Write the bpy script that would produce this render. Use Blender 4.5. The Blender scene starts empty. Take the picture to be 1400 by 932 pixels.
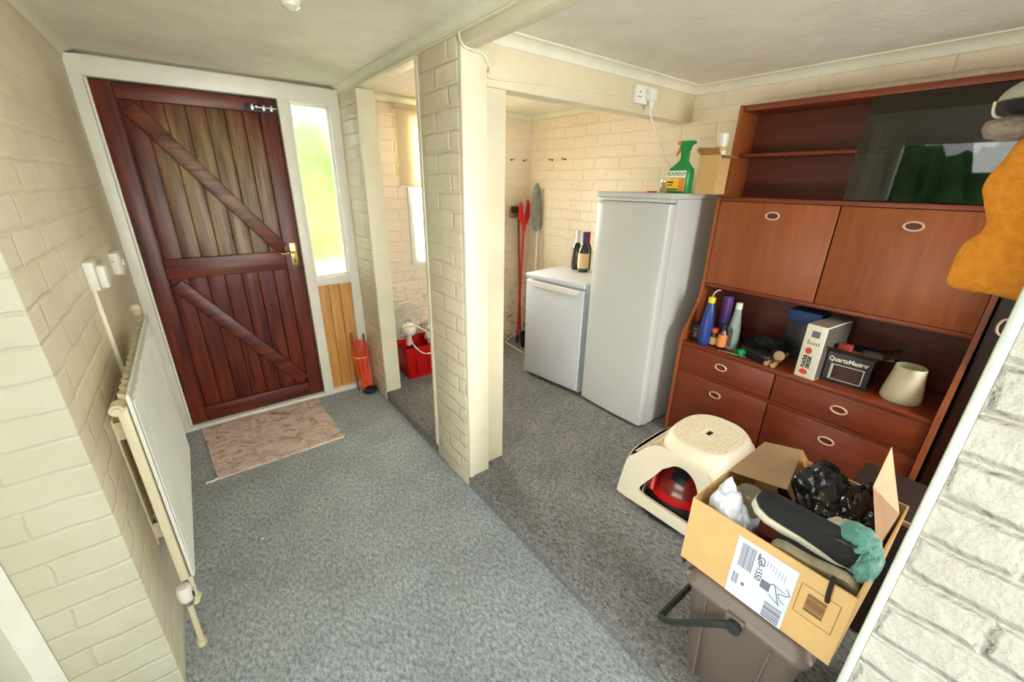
import bpy, bmesh, math, random
from mathutils import Vector, Matrix, noise
random.seed(7)
C = bpy.context.scene.collection
PI = math.pi

# ------------------------------------------------------------------ camera
f_px, yaw, pitch, roll, H = 558.107, 0.6563, -0.3666, 0.0181, 1.5568
cyw, syw, cp, sp = math.cos(yaw), math.sin(yaw), math.cos(pitch), math.sin(pitch)
F = Vector((syw*cp, cyw*cp, sp)); R0 = Vector((cyw, -syw, 0)); U0 = R0.cross(F)
Rv = R0*math.cos(roll)+U0*math.sin(roll); Uv = U0*math.cos(roll)-R0*math.sin(roll)
cam = bpy.data.cameras.new('camera'); cam.sensor_width = 36; cam.lens = f_px/1400*36
cam.clip_start = 0.02
camo = bpy.data.objects.new('camera', cam); C.objects.link(camo)
M = Matrix(((Rv.x, Uv.x, -F.x), (Rv.y, Uv.y, -F.y), (Rv.z, Uv.z, -F.z))).to_4x4()
M.translation = Vector((0, 0, H)); camo.matrix_world = M
bpy.context.scene.camera = camo

# ------------------------------------------------------------------ view and world
vs = bpy.context.scene.view_settings
vs.view_transform = 'Standard'; vs.look = 'None'; vs.gamma = 1; vs.use_curve_mapping = False
vs.exposure = 0.82
w = bpy.data.worlds.new('sky'); bpy.context.scene.world = w; w.use_nodes = True
bgn = w.node_tree.nodes['Background']
bgn.inputs[0].default_value = (0.93, 0.97, 1.0, 1); bgn.inputs[1].default_value = 1.7
bpy.context.scene.cycles.max_bounces = 12
bpy.context.scene.cycles.diffuse_bounces = 8
bpy.context.scene.cycles.transparent_max_bounces = 16

# ------------------------------------------------------------------ daylight at the openings and added fill lamps
def area(name, loc, target, sx, sy, power, col=(1, 1, 1)):
    l = bpy.data.lights.new(name, 'AREA'); l.shape = 'RECTANGLE'; l.size = sx; l.size_y = sy
    l.energy = power; l.color = col
    o = bpy.data.objects.new(name, l); C.objects.link(o); o.location = loc
    o.rotation_euler = (Vector(target)-Vector(loc)).to_track_quat('-Z', 'Y').to_euler()
    return o
area('daylight_side_opening', (-1.75, 0.0, 2.35), (0.6, 0.5, 0.4), 1.9, 1.5, 26, (0.98, 1.0, 0.96))
area('side_fill_up', (-1.5, 0.1, 0.35), (0.9, 0.6, 2.1), 1.9, 0.9, 26, (1.0, 1.0, 0.93))  # added fill lamp aimed upward to brighten the ceiling
area('added_rear_light', (0.3, -2.7, 2.0), (0.5, 1.5, 0.7), 1.9, 1.3, 85, (1.0, 0.99, 0.96))  # added lamp outside the unseen rear window, lights faces turned to the viewer
area('rear_fill_up', (0.4, -2.5, 0.4), (0.4, 1.0, 2.1), 1.9, 0.9, 62, (1.0, 0.99, 0.94))  # added low lamp aimed up through the rear window as ceiling fill
area('raised_room_fill', (1.8, -2.5, 1.7), (1.9, 1.2, 1.1), 1.2, 1.2, 70, (1.0, 0.98, 0.93))  # added fill lamp for the raised room, behind a made-up window
area('daylight_alcove_window', (1.7, 3.62, 1.75), (1.7, 1.5, 0.9), 0.9, 1.3, 125, (1.0, 0.98, 0.93))

# ------------------------------------------------------------------ materials
def newmat(name):
    m = bpy.data.materials.new(name); m.use_nodes = True
    nt = m.node_tree; nt.nodes.clear()
    return m, nt, nt.nodes, nt.links
def principled(nt, col=None, rough=.5, metal=0, spec=.5):
    p = nt.nodes.new('ShaderNodeBsdfPrincipled'); o = nt.nodes.new('ShaderNodeOutputMaterial')
    nt.links.new(p.outputs[0], o.inputs[0])
    if col: p.inputs['Base Color'].default_value = (*col, 1)
    p.inputs['Roughness'].default_value = rough; p.inputs['Metallic'].default_value = metal
    p.inputs['Specular IOR Level'].default_value = spec
    return p
def s2l(c): return tuple((x/12.92 if x <= .04045 else ((x+.055)/1.055)**2.4) for x in c)
def H3(r, g, b): return s2l((r/255, g/255, b/255))
def mixc(nt, fac, a, b):
    n = nt.nodes.new('ShaderNodeMix'); n.data_type = 'RGBA'
    if isinstance(fac, (int, float)): n.inputs[0].default_value = fac
    else: nt.links.new(fac, n.inputs[0])
    for i, v in ((6, a), (7, b)):
        if isinstance(v, tuple): n.inputs[i].default_value = (*v, 1)
        else: nt.links.new(v, n.inputs[i])
    return n.outputs[2]
def noi(nt, vec, scale, detail=3, rough=.5):
    n = nt.nodes.new('ShaderNodeTexNoise'); n.inputs['Scale'].default_value = scale
    n.inputs['Detail'].default_value = detail; n.inputs['Roughness'].default_value = rough
    if vec is not None: nt.links.new(vec, n.inputs['Vector'])
    return n.outputs['Fac']
def ramp(nt, fac, lo, hi):
    n = nt.nodes.new('ShaderNodeMapRange'); nt.links.new(fac, n.inputs[0])
    n.inputs[1].default_value = lo; n.inputs[2].default_value = hi
    return n.outputs[0]
def bump(nt, p, h, dist, strength=1.0, prev=None):
    b = nt.nodes.new('ShaderNodeBump'); b.inputs['Distance'].default_value = dist
    b.inputs['Strength'].default_value = strength; nt.links.new(h, b.inputs['Height'])
    if prev is not None: nt.links.new(prev, b.inputs['Normal'])
    if p is not None: nt.links.new(b.outputs[0], p.inputs['Normal'])
    return b.outputs[0]
def objvec(nt, sc=(1, 1, 1)):
    t = nt.nodes.new('ShaderNodeTexCoord'); m = nt.nodes.new('ShaderNodeMapping')
    m.inputs['Scale'].default_value = sc; nt.links.new(t.outputs['Object'], m.inputs[0])
    return m.outputs[0]
def math_(nt, op, a, b=None):
    n = nt.nodes.new('ShaderNodeMath'); n.operation = op
    for i, v in ((0, a), (1, b)):
        if v is None: continue
        if isinstance(v, (int, float)): n.inputs[i].default_value = v
        else: nt.links.new(v, n.inputs[i])
    return n.outputs[0]

def plain(name, col, rough=.5, metal=0, nb=0, nscale=60, var=0, spec=.5, coat=0):
    m, nt, N, L = newmat(name); p = principled(nt, col, rough, metal, spec)
    v = objvec(nt)
    if var:
        n = noi(nt, v, nscale*.3, 4)
        c = mixc(nt, ramp(nt, n, .3, .7), tuple(x*(1-var) for x in col), tuple(min(1, x*(1+var)) for x in col))
        L.new(c, p.inputs['Base Color'])
    if nb: bump(nt, p, noi(nt, v, nscale, 4), nb)
    if coat: p.inputs['Coat Weight'].default_value = coat
    return m

def brick(name, col, col2, rough=.45, depth=.006, rowh=.08, bw=.235, dirt=0, rough_n=.002, smooth=1.0, mort=.011, nsc=120):
    m, nt, N, L = newmat(name); p = principled(nt, col, rough)
    g = N.new('ShaderNodeNewGeometry')
    sx = N.new('ShaderNodeSeparateXYZ'); L.new(g.outputs['Position'], sx.inputs[0])
    sn = N.new('ShaderNodeSeparateXYZ'); L.new(g.outputs['True Normal'], sn.inputs[0])
    isx = math_(nt, 'GREATER_THAN', math_(nt, 'ABSOLUTE', sn.outputs[0]), .5)
    mx = N.new('ShaderNodeMix'); L.new(isx, mx.inputs[0]); L.new(sx.outputs[0], mx.inputs[2]); L.new(sx.outputs[1], mx.inputs[3])
    wob = noi(nt, g.outputs['Position'], 9, 2)
    zz = math_(nt, 'ADD', sx.outputs[2], math_(nt, 'MULTIPLY', math_(nt, 'SUBTRACT', wob, .5), .022))
    wob2 = noi(nt, g.outputs['Position'], 12, 2)
    cb = N.new('ShaderNodeCombineXYZ'); L.new(math_(nt, 'ADD', mx.outputs[0], math_(nt, 'MULTIPLY', math_(nt, 'SUBTRACT', wob2, .5), .03)), cb.inputs[0]); L.new(zz, cb.inputs[1])
    bt = N.new('ShaderNodeTexBrick'); L.new(cb.outputs[0], bt.inputs['Vector'])
    bt.inputs['Scale'].default_value = 1; bt.inputs['Brick Width'].default_value = bw
    bt.inputs['Row Height'].default_value = rowh; bt.inputs['Mortar Size'].default_value = mort
    bt.inputs['Mortar Smooth'].default_value = smooth
    big = noi(nt, g.outputs['Position'], 3.0, 4, .6)
    fine = noi(nt, g.outputs['Position'], nsc, 4, .6)
    med = noi(nt, g.outputs['Position'], 22, 3)
    c = mixc(nt, ramp(nt, big, .35, .7), col, col2)
    if dirt:
        ld = noi(nt, g.outputs['Position'], 14, 5, .7)
        low = ramp(nt, sx.outputs[2], 1.0, .25)
        d = math_(nt, 'MULTIPLY', math_(nt, 'MULTIPLY', ramp(nt, ld, .52, .66), low), dirt)
        c = mixc(nt, d, c, (0.17, 0.12, 0.08))
    dm = math_(nt, 'MULTIPLY', bt.outputs['Fac'], ramp(nt, big, .5, .75))
    c = mixc(nt, math_(nt, 'MULTIPLY', dm, .15), c, tuple(x*.6 for x in col))
    L.new(c, p.inputs['Base Color'])
    b1 = bump(nt, None, math_(nt, 'SUBTRACT', 1.0, bt.outputs['Fac']), depth)
    b2 = bump(nt, None, med, depth*.9, .8, b1)
    bump(nt, p, fine, rough_n, .9, b2)
    return m

M_brick = brick('painted_brick_cream', H3(232, 221, 195), H3(219, 206, 178))
M_brick_left = brick('painted_brick_left', H3(236, 229, 206), H3(224, 213, 188), depth=.0028, rowh=.08)
M_brick_pier = brick('painted_brick_pier', H3(225, 215, 190), H3(214, 202, 176), rough=.32, depth=.0055, mort=.013)
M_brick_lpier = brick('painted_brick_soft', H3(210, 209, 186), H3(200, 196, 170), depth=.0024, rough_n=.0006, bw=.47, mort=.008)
M_brick_alcove = brick('painted_brick_alcove', H3(240, 228, 206), H3(232, 218, 194), depth=.003, dirt=.85)
M_brick_white = brick('painted_brick_white', H3(203, 198, 189), H3(192, 187, 177), rough=.4, depth=.010, rough_n=.005, rowh=.083, nsc=65, mort=.014)

def paint(name, col, rough=.35, nb=.0012, sc=30):
    m, nt, N, L = newmat(name); p = principled(nt, col, rough)
    v = objvec(nt)
    n = noi(nt, v, 6, 5, .6)
    L.new(mixc(nt, ramp(nt, n, .35, .75), col, tuple(x*.88 for x in col)), p.inputs['Base Color'])
    bump(nt, p, noi(nt, v, sc, 4), nb)
    return m
M_paint = paint('cream_gloss_paint', H3(236, 231, 205))
M_paintw = paint('white_gloss_paint', H3(240, 240, 228))
M_ceil = paint('ceiling_paint', H3(240, 236, 222), .8, .003, 45)
M_coving = paint('coving_paint', H3(238, 235, 216), .6)

def carpet(name, a, b, c3):
    m, nt, N, L = newmat(name); p = principled(nt, a, .95, 0, .1)
    g = N.new('ShaderNodeNewGeometry'); P_ = g.outputs['Position']
    mp = N.new('ShaderNodeMapping'); mp.inputs['Scale'].default_value = (1, .55, 1); mp.inputs['Rotation'].default_value = (0, 0, .6); L.new(P_, mp.inputs[0])
    n1 = noi(nt, mp.outputs[0], 85, 6, .8); n2 = noi(nt, P_, 190, 3, .7); n3 = noi(nt, P_, 4, 4, .6)
    c = mixc(nt, ramp(nt, n1, .40, .60), a, b)
    c = mixc(nt, math_(nt, 'MULTIPLY', ramp(nt, n2, .52, .7), .65), c, c3)
    c = mixc(nt, math_(nt, 'MULTIPLY', ramp(nt, n3, .4, .7), .3), c, tuple(x*.55 for x in a))
    L.new(c, p.inputs['Base Color'])
    p.inputs['Sheen Weight'].default_value = .25; p.inputs['Sheen Roughness'].default_value = .5
    b1 = bump(nt, None, n1, .012, .9); bump(nt, p, n2, .004, .9, b1)
    return m
M_carpet_blue = carpet('blue_grey_carpet', H3(130, 142, 150), H3(220, 230, 235), H3(243, 248, 250))
M_carpet_grey = carpet('grey_carpet', H3(78, 77, 77), H3(160, 159, 158), H3(214, 213, 211))

def wood(name, dark, light, axis='z', sc=1.0, rough=.4, contrast=1.0, bumpd=.0006, coat=.0):
    m, nt, N, L = newmat(name); p = principled(nt, dark, rough)
    s = {'x': (1.2, 16, 16), 'y': (16, 1.2, 16), 'z': (16, 16, 1.2)}[axis]
    v = objvec(nt, tuple(q*sc for q in s))
    n1 = noi(nt, v, 2.0, 6, .62); n2 = noi(nt, v, 9.0, 3, .6)
    f = math_(nt, 'ADD', math_(nt, 'MULTIPLY', n1, .7), math_(nt, 'MULTIPLY', n2, .3))
    L.new(mixc(nt, ramp(nt, f, .5-.14/contrast, .5+.14/contrast), dark, light), p.inputs['Base Color'])
    bump(nt, p, n2, bumpd); p.inputs['Coat Weight'].default_value = coat
    return m
M_teak = wood('teak_veneer', H3(132, 64, 28), H3(166, 90, 42), 'z', 1, .42, .7)
M_teak_h = wood('teak_veneer_horizontal', H3(104, 40, 18), H3(138, 60, 28), 'y', 1, .42, .7)
M_teak_dark = wood('teak_inside', H3(78, 28, 12), H3(108, 42, 20), 'y', 1, .5)
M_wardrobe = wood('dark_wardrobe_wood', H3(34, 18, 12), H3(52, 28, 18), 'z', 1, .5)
M_pine = wood('pine_board', H3(196, 138, 66), H3(226, 172, 96), 'z', 1, .5, 1)
M_broom_wood = wood('broom_wood', H3(110, 72, 44), H3(150, 104, 66), 'z')

def door_wood(name, axis='z'):
    m, nt, N, L = newmat(name); p = principled(nt, (0.1, .02, .01), .38)
    g = N.new('ShaderNodeNewGeometry'); P_ = g.outputs['Position']
    s = {'z': (22, 22, 1.6), 'x': (1.6, 22, 22)}[axis]
    mp = N.new('ShaderNodeMapping'); mp.inputs['Scale'].default_value = s; L.new(P_, mp.inputs[0])
    n1 = noi(nt, mp.outputs[0], 1.6, 6, .6); n2 = noi(nt, mp.outputs[0], 8, 3)
    red = mixc(nt, ramp(nt, n1, .35, .65), H3(66, 20, 13), H3(118, 48, 30))
    olive = mixc(nt, ramp(nt, n1, .35, .68), H3(100, 76, 42), H3(172, 150, 104))
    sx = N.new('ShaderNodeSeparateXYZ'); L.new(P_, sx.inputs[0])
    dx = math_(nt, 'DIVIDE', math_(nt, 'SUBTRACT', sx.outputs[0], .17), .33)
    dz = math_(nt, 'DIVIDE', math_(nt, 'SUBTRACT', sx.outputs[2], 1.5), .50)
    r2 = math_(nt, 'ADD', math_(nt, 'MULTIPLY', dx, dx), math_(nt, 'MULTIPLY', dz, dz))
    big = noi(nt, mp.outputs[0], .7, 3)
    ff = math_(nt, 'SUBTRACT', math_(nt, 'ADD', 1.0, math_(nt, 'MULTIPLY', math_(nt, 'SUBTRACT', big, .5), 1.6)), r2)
    c = mixc(nt, math_(nt, 'MULTIPLY', ramp(nt, ff, -.2, .7), .85 if axis == 'z' else .35), red, olive)  # olive tan mixed in around the upper middle of the door
    L.new(c, p.inputs['Base Color']); bump(nt, p, n2, .0008)
    return m
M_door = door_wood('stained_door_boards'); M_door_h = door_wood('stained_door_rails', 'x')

def glass_clear(name, tint=(1, 1, 1), refl=.0):
    m, nt, N, L = newmat(name); o = N.new('ShaderNodeOutputMaterial'); mix = N.new('ShaderNodeMixShader')
    t = N.new('ShaderNodeBsdfTransparent'); t.inputs[0].default_value = (*tint, 1)
    gl = N.new('ShaderNodeBsdfGlossy'); gl.inputs['Roughness'].default_value = .02; gl.inputs[0].default_value = (1, 1, 1, 1)
    fr = N.new('ShaderNodeFresnel'); fr.inputs[0].default_value = 1.5
    L.new(math_(nt, 'ADD', fr.outputs[0], refl), mix.inputs[0]); L.new(t.outputs[0], mix.inputs[1]); L.new(gl.outputs[0], mix.inputs[2]); L.new(mix.outputs[0], o.inputs[0])
    return m
M_glass = glass_clear('clear_window_glass')
M_glass_cab = glass_clear('smoked_cabinet_glass', (.42, .42, .36), .015)
m, nt, N, L = newmat('frosted_glass'); p = principled(nt, (1, 1, 1), .34); p.inputs['Transmission Weight'].default_value = 1
p.inputs['IOR'].default_value = 1.25
v = objvec(nt); wv = N.new('ShaderNodeTexWave'); wv.inputs['Scale'].default_value = 22; wv.bands_direction = 'Z'; wv.inputs['Distortion'].default_value = 2.0; L.new(v, wv.inputs[0])
bump(nt, p, wv.outputs['Fac'], .003, .6)
M_frost = m
m, nt, N, L = newmat('net_curtain_fabric'); o = N.new('ShaderNodeOutputMaterial'); a = N.new('ShaderNodeMixShader'); b_ = N.new('ShaderNodeMixShader')
df = N.new('ShaderNodeBsdfDiffuse'); df.inputs[0].default_value = (.9, .9, .88, 1); tr = N.new('ShaderNodeBsdfTranslucent'); tr.inputs[0].default_value = (.95, .95, .93, 1); tp = N.new('ShaderNodeBsdfTransparent')
a.inputs[0].default_value = .55; L.new(df.outputs[0], a.inputs[1]); L.new(tr.outputs[0], a.inputs[2])
b_.inputs[0].default_value = .45; L.new(a.outputs[0], b_.inputs[1]); L.new(tp.outputs[0], b_.inputs[2]); L.new(b_.outputs[0], o.inputs[0])
M_net = m
m, nt, N, L = newmat('roller_blind_fabric'); o = N.new('ShaderNodeOutputMaterial'); a = N.new('ShaderNodeMixShader')
df = N.new('ShaderNodeBsdfDiffuse'); df.inputs[0].default_value = (*H3(236, 226, 200), 1); tr = N.new('ShaderNodeBsdfTranslucent'); tr.inputs[0].default_value = (*H3(236, 222, 190), 1)
a.inputs[0].default_value = .35; L.new(df.outputs[0], a.inputs[1]); L.new(tr.outputs[0], a.inputs[2]); L.new(a.outputs[0], o.inputs[0])
M_blind = m

M_radi = paint('radiator_enamel', H3(238, 241, 232), .3, .0003)
M_radpipe = paint('aged_cream_enamel', H3(224, 214, 180), .35, .0005)
M_white = plain('white_plastic', H3(238, 236, 228), .35)
M_whitefr = plain('freezer_white', H3(212, 217, 226), .3, nb=.0002, nscale=300)
M_fridge = plain('fridge_white', H3(198, 200, 198), .3, nb=.0002, nscale=300)
M_seal = plain('grey_gasket', H3(120, 122, 124), .6)
M_black = plain('black_rubber', (.012, .012, .013), .5)
M_blackp = plain('black_plastic', (.015, .015, .017), .3)
M_blackbag = plain('black_bin_bag', (.006, .006, .007), .18, nb=.02, nscale=9)
M_brass = plain('polished_brass', (.82, .62, .22), .22, 1)
M_steel = plain('dull_steel', (.45, .45, .44), .35, 1, nb=.0005)
M_galv = plain('grey_blade_steel', H3(150, 158, 156), .5, .35, var=.2)
M_red = plain('red_plastic', H3(196, 12, 14), .3)
M_redpole = plain('red_painted_pole', H3(206, 22, 24), .35)
M_orange = plain('orange_cable', H3(240, 84, 34), .4)
M_card = plain('brown_cardboard', H3(208, 170, 112), .75, nb=.0004, nscale=40, var=.06)
M_card_in = plain('inside_cardboard', H3(196, 152, 98), .8, var=.08)
M_cardflap = plain('pale_cardboard', H3(222, 188, 150), .8, var=.05)
M_label = plain('paper_label', H3(212, 217, 234), .5)
M_ink = plain('grey_ink', H3(110, 112, 128), .7)
M_inkd = plain('dark_ink', H3(40, 34, 34), .7)
M_inkb = plain('brown_ink', H3(110, 78, 40), .7)
M_bin = plain('taupe_plastic', H3(112, 98, 88), .38, nb=.0004, nscale=200)
M_binh = plain('dark_green_black_handle', H3(38, 44, 42), .35)
M_stool = plain('cream_plastic', H3(238, 228, 204), .4)
M_dkred = plain('dark_red_shell', H3(120, 26, 22), .25, coat=.5)
M_greenb = plain('green_bottle_plastic', H3(20, 136, 66), .35)
M_greentube = plain('green_tube_plastic', H3(20, 150, 80), .4)
M_yellow = plain('yellow_label', H3(240, 196, 40), .5)
M_yorange = plain('orange_label', H3(226, 132, 62), .5)
M_trig = plain('orange_trigger', H3(240, 130, 50), .4)
M_blue = plain('blue_bottle_plastic', H3(34, 62, 140), .35)
M_bluebox = plain('blue_box_card', H3(34, 66, 120), .6)
M_purple = plain('purple_bottle_plastic', H3(82, 50, 112), .4)
M_greyb = plain('grey_green_bottle_plastic', H3(150, 166, 160), .35)
M_cap = plain('off_white_cap', H3(226, 228, 214), .4)
M_amber = plain('amber_glass', H3(70, 30, 12), .12, coat=.6)
M_dgreen = plain('dark_green_glass', (.012, .018, .012), .08, coat=1)
M_foil = plain('silver_foil', (.75, .73, .7), .3, .9, nb=.001)
M_bluefoil = plain('blue_foil', H3(58, 62, 120), .3, .5)
M_redfoil = plain('red_foil', H3(150, 26, 36), .3, .4)
M_cream = plain('cream_glazed_ceramic', H3(214, 206, 176), .3, var=.05, nscale=400)
M_creamlabel = plain('peach_label', H3(232, 196, 150), .6)
M_jugin = plain('jug_inside_glaze', H3(170, 168, 130), .35)
M_ring = plain('brass_pink_ring', H3(226, 188, 160), .35, .2)
M_fleece = plain('mustard_fleece', H3(214, 136, 46), .95, nb=.004, nscale=260, var=.12, spec=.1)
M_capw = plain('white_cap_cloth', H3(206, 200, 180), .8, nb=.001, nscale=200)
M_wool = plain('grey_knit', H3(150, 134, 122), .95, nb=.006, nscale=160, var=.15, spec=.1)
M_shoe = plain('black_knit', (.012, .012, .013), .85, nb=.003, nscale=260)
M_sole = plain('off_white_rubber_sole', H3(214, 206, 186), .6)
M_soled = plain('worn_sole', H3(158, 148, 118), .7, nb=.003, nscale=120, var=.2)
M_bagw = plain('white_polythene', H3(226, 232, 240), .3, nb=.01, nscale=20)
M_screws = plain('dark_hook_metal', (.06, .05, .04), .4, .8)
M_leaf = plain('garden_leaves', (.22, .56, .10), .6, nb=.03, nscale=14, var=.5)
M_leaf_dark = plain('shaded_hedge_leaves', (.04, .14, .03), .6, nb=.03, nscale=14, var=.5)
M_path = plain('garden_paving', (.62, .60, .55), .9, var=.1, nscale=20)
M_handleb = plain('grey_handle', H3(196, 200, 206), .35)
M_sand = plain('grey_sandpaper', H3(92, 86, 76), .9, nb=.001, nscale=400)
M_tape = plain('beige_roll', H3(186, 144, 96), .7)
M_dkcard = plain('dark_brown_crate', H3(52, 34, 24), .7)
M_bulb = plain('bulb_glass', H3(230, 226, 210), .12, coat=.6)
m, nt, N, L = newmat('clear_jar_plastic'); p = principled(nt, H3(220, 205, 180), .15); p.inputs['Transmission Weight'].default_value = .75
M_jar = m
m, nt, N, L = newmat('fan_cage_wire'); p = principled(nt, H3(214, 210, 196), .4); M_cage = m
m, nt, N, L = newmat('fan_blade_plastic'); p = principled(nt, H3(206, 202, 188), .3); p.inputs['Alpha'].default_value = .55; M_blade = m
# camouflage / teal cloth
def cloth_mat(name, cols, scale):
    m, nt, N, L = newmat(name); p = principled(nt, cols[0], .9, 0, .1); v = objvec(nt)
    n1 = noi(nt, v, scale, 3); n2 = noi(nt, v, scale*1.7, 3)
    c = mixc(nt, ramp(nt, n1, .45, .52), cols[0], cols[1]); c = mixc(nt, ramp(nt, n2, .54, .6), c, cols[2])
    L.new(c, p.inputs['Base Color']); bump(nt, p, noi(nt, v, 300, 3), .002)
    return m
M_teal = cloth_mat('teal_patterned_cloth', [H3(98, 152, 140), H3(122, 172, 160), H3(190, 184, 160)], 12)
M_camo = cloth_mat('dull_patterned_cloth', [H3(58, 62, 48), H3(92, 88, 66), H3(30, 36, 30)], 14)
# pink floral mat
m, nt, N, L = newmat('pink_floral_pile'); p = principled(nt, H3(206, 178, 166), .95, 0, .1); v = objvec(nt)
n0 = noi(nt, v, 5, 3); wp = N.new('ShaderNodeVectorMath'); wp.operation = 'ADD'; L.new(v, wp.inputs[0])
cbv = N.new('ShaderNodeCombineXYZ'); L.new(math_(nt, 'MULTIPLY', n0, .5), cbv.inputs[0]); L.new(math_(nt, 'MULTIPLY', n0, -.4), cbv.inputs[1]); L.new(cbv.outputs[0], wp.inputs[1])
na = noi(nt, wp.outputs[0], 13, 5, .7); nb_ = noi(nt, wp.outputs[0], 24, 4, .7)
c = mixc(nt, ramp(nt, na, .47, .62), H3(244, 226, 217), H3(210, 176, 162))
c = mixc(nt, math_(nt, 'MULTIPLY', ramp(nt, nb_, .585, .65), .75), c, H3(160, 96, 92))
c = mixc(nt, math_(nt, 'MULTIPLY', ramp(nt, noi(nt, v, 9, 4), .55, .7), .5), c, H3(176, 160, 130))
L.new(c, p.inputs['Base Color']); bump(nt, p, noi(nt, v, 260, 3), .006)
M_mat = m

# ------------------------------------------------------------------ mesh helpers
def nbm(): return bmesh.new()
def add_geo(bm, verts, faces):
    vs_ = [bm.verts.new(v) for v in verts]
    for f_ in faces:
        try: bm.faces.new([vs_[i] for i in f_])
        except ValueError: pass
    return vs_
def box(bm, x0, x1, y0, y1, z0, z1, bev=0.0, seg=2):
    b = bmesh.new()
    bmesh.ops.create_cube(b, size=1)
    for v in b.verts:
        v.co = Vector(((x0+x1)/2+v.co.x*(x1-x0), (y0+y1)/2+v.co.y*(y1-y0), (z0+z1)/2+v.co.z*(z1-z0)))
    if bev > 0:
        bmesh.ops.bevel(b, geom=list(b.edges), offset=bev, segments=seg, affect='EDGES', profile=.5)
    merge(bm, b)
def merge(bm, b, mat=None):
    if mat is not None: b.transform(mat)
    me = bpy.data.meshes.new('tmp'); b.to_mesh(me); b.free(); bm.from_mesh(me); bpy.data.meshes.remove(me)
def loft(bm, rings, cap0=True, cap1=True, closed=True):
    allv = [[bm.verts.new(p) for p in r] for r in rings]
    n = len(rings[0])
    for a, b in zip(allv, allv[1:]):
        for i in range(n if closed else n-1):
            j = (i+1) % n
            try: bm.faces.new((a[i], a[j], b[j], b[i]))
            except ValueError: pass
    if cap0: bm.faces.new(list(reversed(allv[0])))
    if cap1: bm.faces.new(allv[-1])
    return allv
def lathe(bm, prof, c=(0, 0, 0), seg=24, cap0=True, cap1=True, sx=1, sy=1):
    loft(bm, [[(c[0]+r*sx*math.cos(2*PI*i/seg), c[1]+r*sy*math.sin(2*PI*i/seg), c[2]+z) for i in range(seg)] for r, z in prof], cap0, cap1)
def frame_for(d):
    d = d.normalized(); a = Vector((0, 0, 1)) if abs(d.z) < .9 else Vector((1, 0, 0))
    u = d.cross(a).normalized(); return u, d.cross(u).normalized()
def tube(bm, pts, r, seg=8, smooth=0, closed=False):
    P = [Vector(p) for p in pts]
    if smooth:
        Q = []
        n = len(P)
        for i in range(n-1 if not closed else n):
            p0 = P[(i-1) % n] if (closed or i > 0) else P[i]; p1 = P[i]; p2 = P[(i+1) % n]; p3 = P[(i+2) % n] if (closed or i+2 < n) else p2
            for k in range(smooth):
                t = k/smooth
                Q.append(.5*((2*p1)+(-p0+p2)*t+(2*p0-5*p1+4*p2-p3)*t*t+(-p0+3*p1-3*p2+p3)*t**3))
        if not closed: Q.append(P[-1])
        P = Q
    rr = r if isinstance(r, (list, tuple)) else [r]*len(P)
    if len(rr) != len(P): rr = [rr[0]+(rr[-1]-rr[0])*i/(len(P)-1) for i in range(len(P))]
    rings = []; u = None
    for i, p in enumerate(P):
        if closed: d = P[(i+1) % len(P)]-P[i-1]
        else: d = P[min(i+1, len(P)-1)]-P[max(i-1, 0)]
        if d.length < 1e-9: d = Vector((0, 0, 1))
        d.normalize()
        if u is None: u, v = frame_for(d)
        else:
            u = (u-d*u.dot(d)); u = u.normalized() if u.length > 1e-6 else frame_for(d)[0]; v = d.cross(u)
        rings.append([p+(u*math.cos(2*PI*k/seg)+v*math.sin(2*PI*k/seg))*rr[i] for k in range(seg)])
    if closed: rings.append(rings[0]); loft(bm, rings, False, False); bmesh.ops.remove_doubles(bm, verts=bm.verts, dist=1e-6)
    else: loft(bm, rings)
def cyl(bm, p0, p1, r0, r1=None, seg=20): tube(bm, [p0, p1], [r0, r0 if r1 is None else r1], seg)
def prism(bm, pts, axis, d0, d1, bev=0):
    def mk(a, b, d): return {'x': (d, a, b), 'y': (a, d, b), 'z': (a, b, d)}[axis]
    b = bmesh.new(); loft(b, [[mk(p[0], p[1], d0) for p in pts], [mk(p[0], p[1], d1) for p in pts]])
    bmesh.ops.recalc_face_normals(b, faces=b.faces)
    if bev: bmesh.ops.bevel(b, geom=list(b.edges), offset=bev, segments=2, affect='EDGES')
    merge(bm, b)
def rrect(hx, hy, r, n=5, cx=0, cy=0):
    out = []
    for qx, qy, a0 in ((1, 1, 0), (-1, 1, 90), (-1, -1, 180), (1, -1, 270)):
        for k in range(n+1):
            a = math.radians(a0+90*k/n); out.append((cx+qx*(hx-r)+r*math.cos(a), cy+qy*(hy-r)+r*math.sin(a)))
    return out
def blob(bm, c, s, amp=.25, freq=3.0, sub=4, seed=0, rot=None):
    b = bmesh.new(); bmesh.ops.create_icosphere(b, subdivisions=sub, radius=1)
    for v in b.verts:
        d = v.co.normalized(); q = d*freq+Vector((seed, seed*1.7, -seed))
        k = 1+amp*(noise.noise(q)*1.2+abs(noise.noise(q*2.3))*.7-.2)
        v.co = Vector((d.x*s[0], d.y*s[1], d.z*s[2]))*k
    m_ = Matrix.Translation(c) @ (rot.to_4x4() if rot else Matrix.Identity(4))
    merge(bm, b, m_)
def obj(name, bm, mat, parent=None, smooth=35, loc=None, rotz=0):
    bmesh.ops.recalc_face_normals(bm, faces=bm.faces)
    me = bpy.data.meshes.new(name); bm.to_mesh(me); bm.free()
    if isinstance(mat, (list, tuple)):
        for q in mat: me.materials.append(q)
    else: me.materials.append(mat)
    for p_ in me.polygons: p_.use_smooth = smooth > 0
    if smooth > 0: me.set_sharp_from_angle(angle=math.radians(smooth))
    o = bpy.data.objects.new(name, me); C.objects.link(o)
    if parent: o.parent = parent
    if loc is not None: o.location = loc
    if rotz: o.rotation_euler = (0, 0, rotz)
    return o
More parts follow.
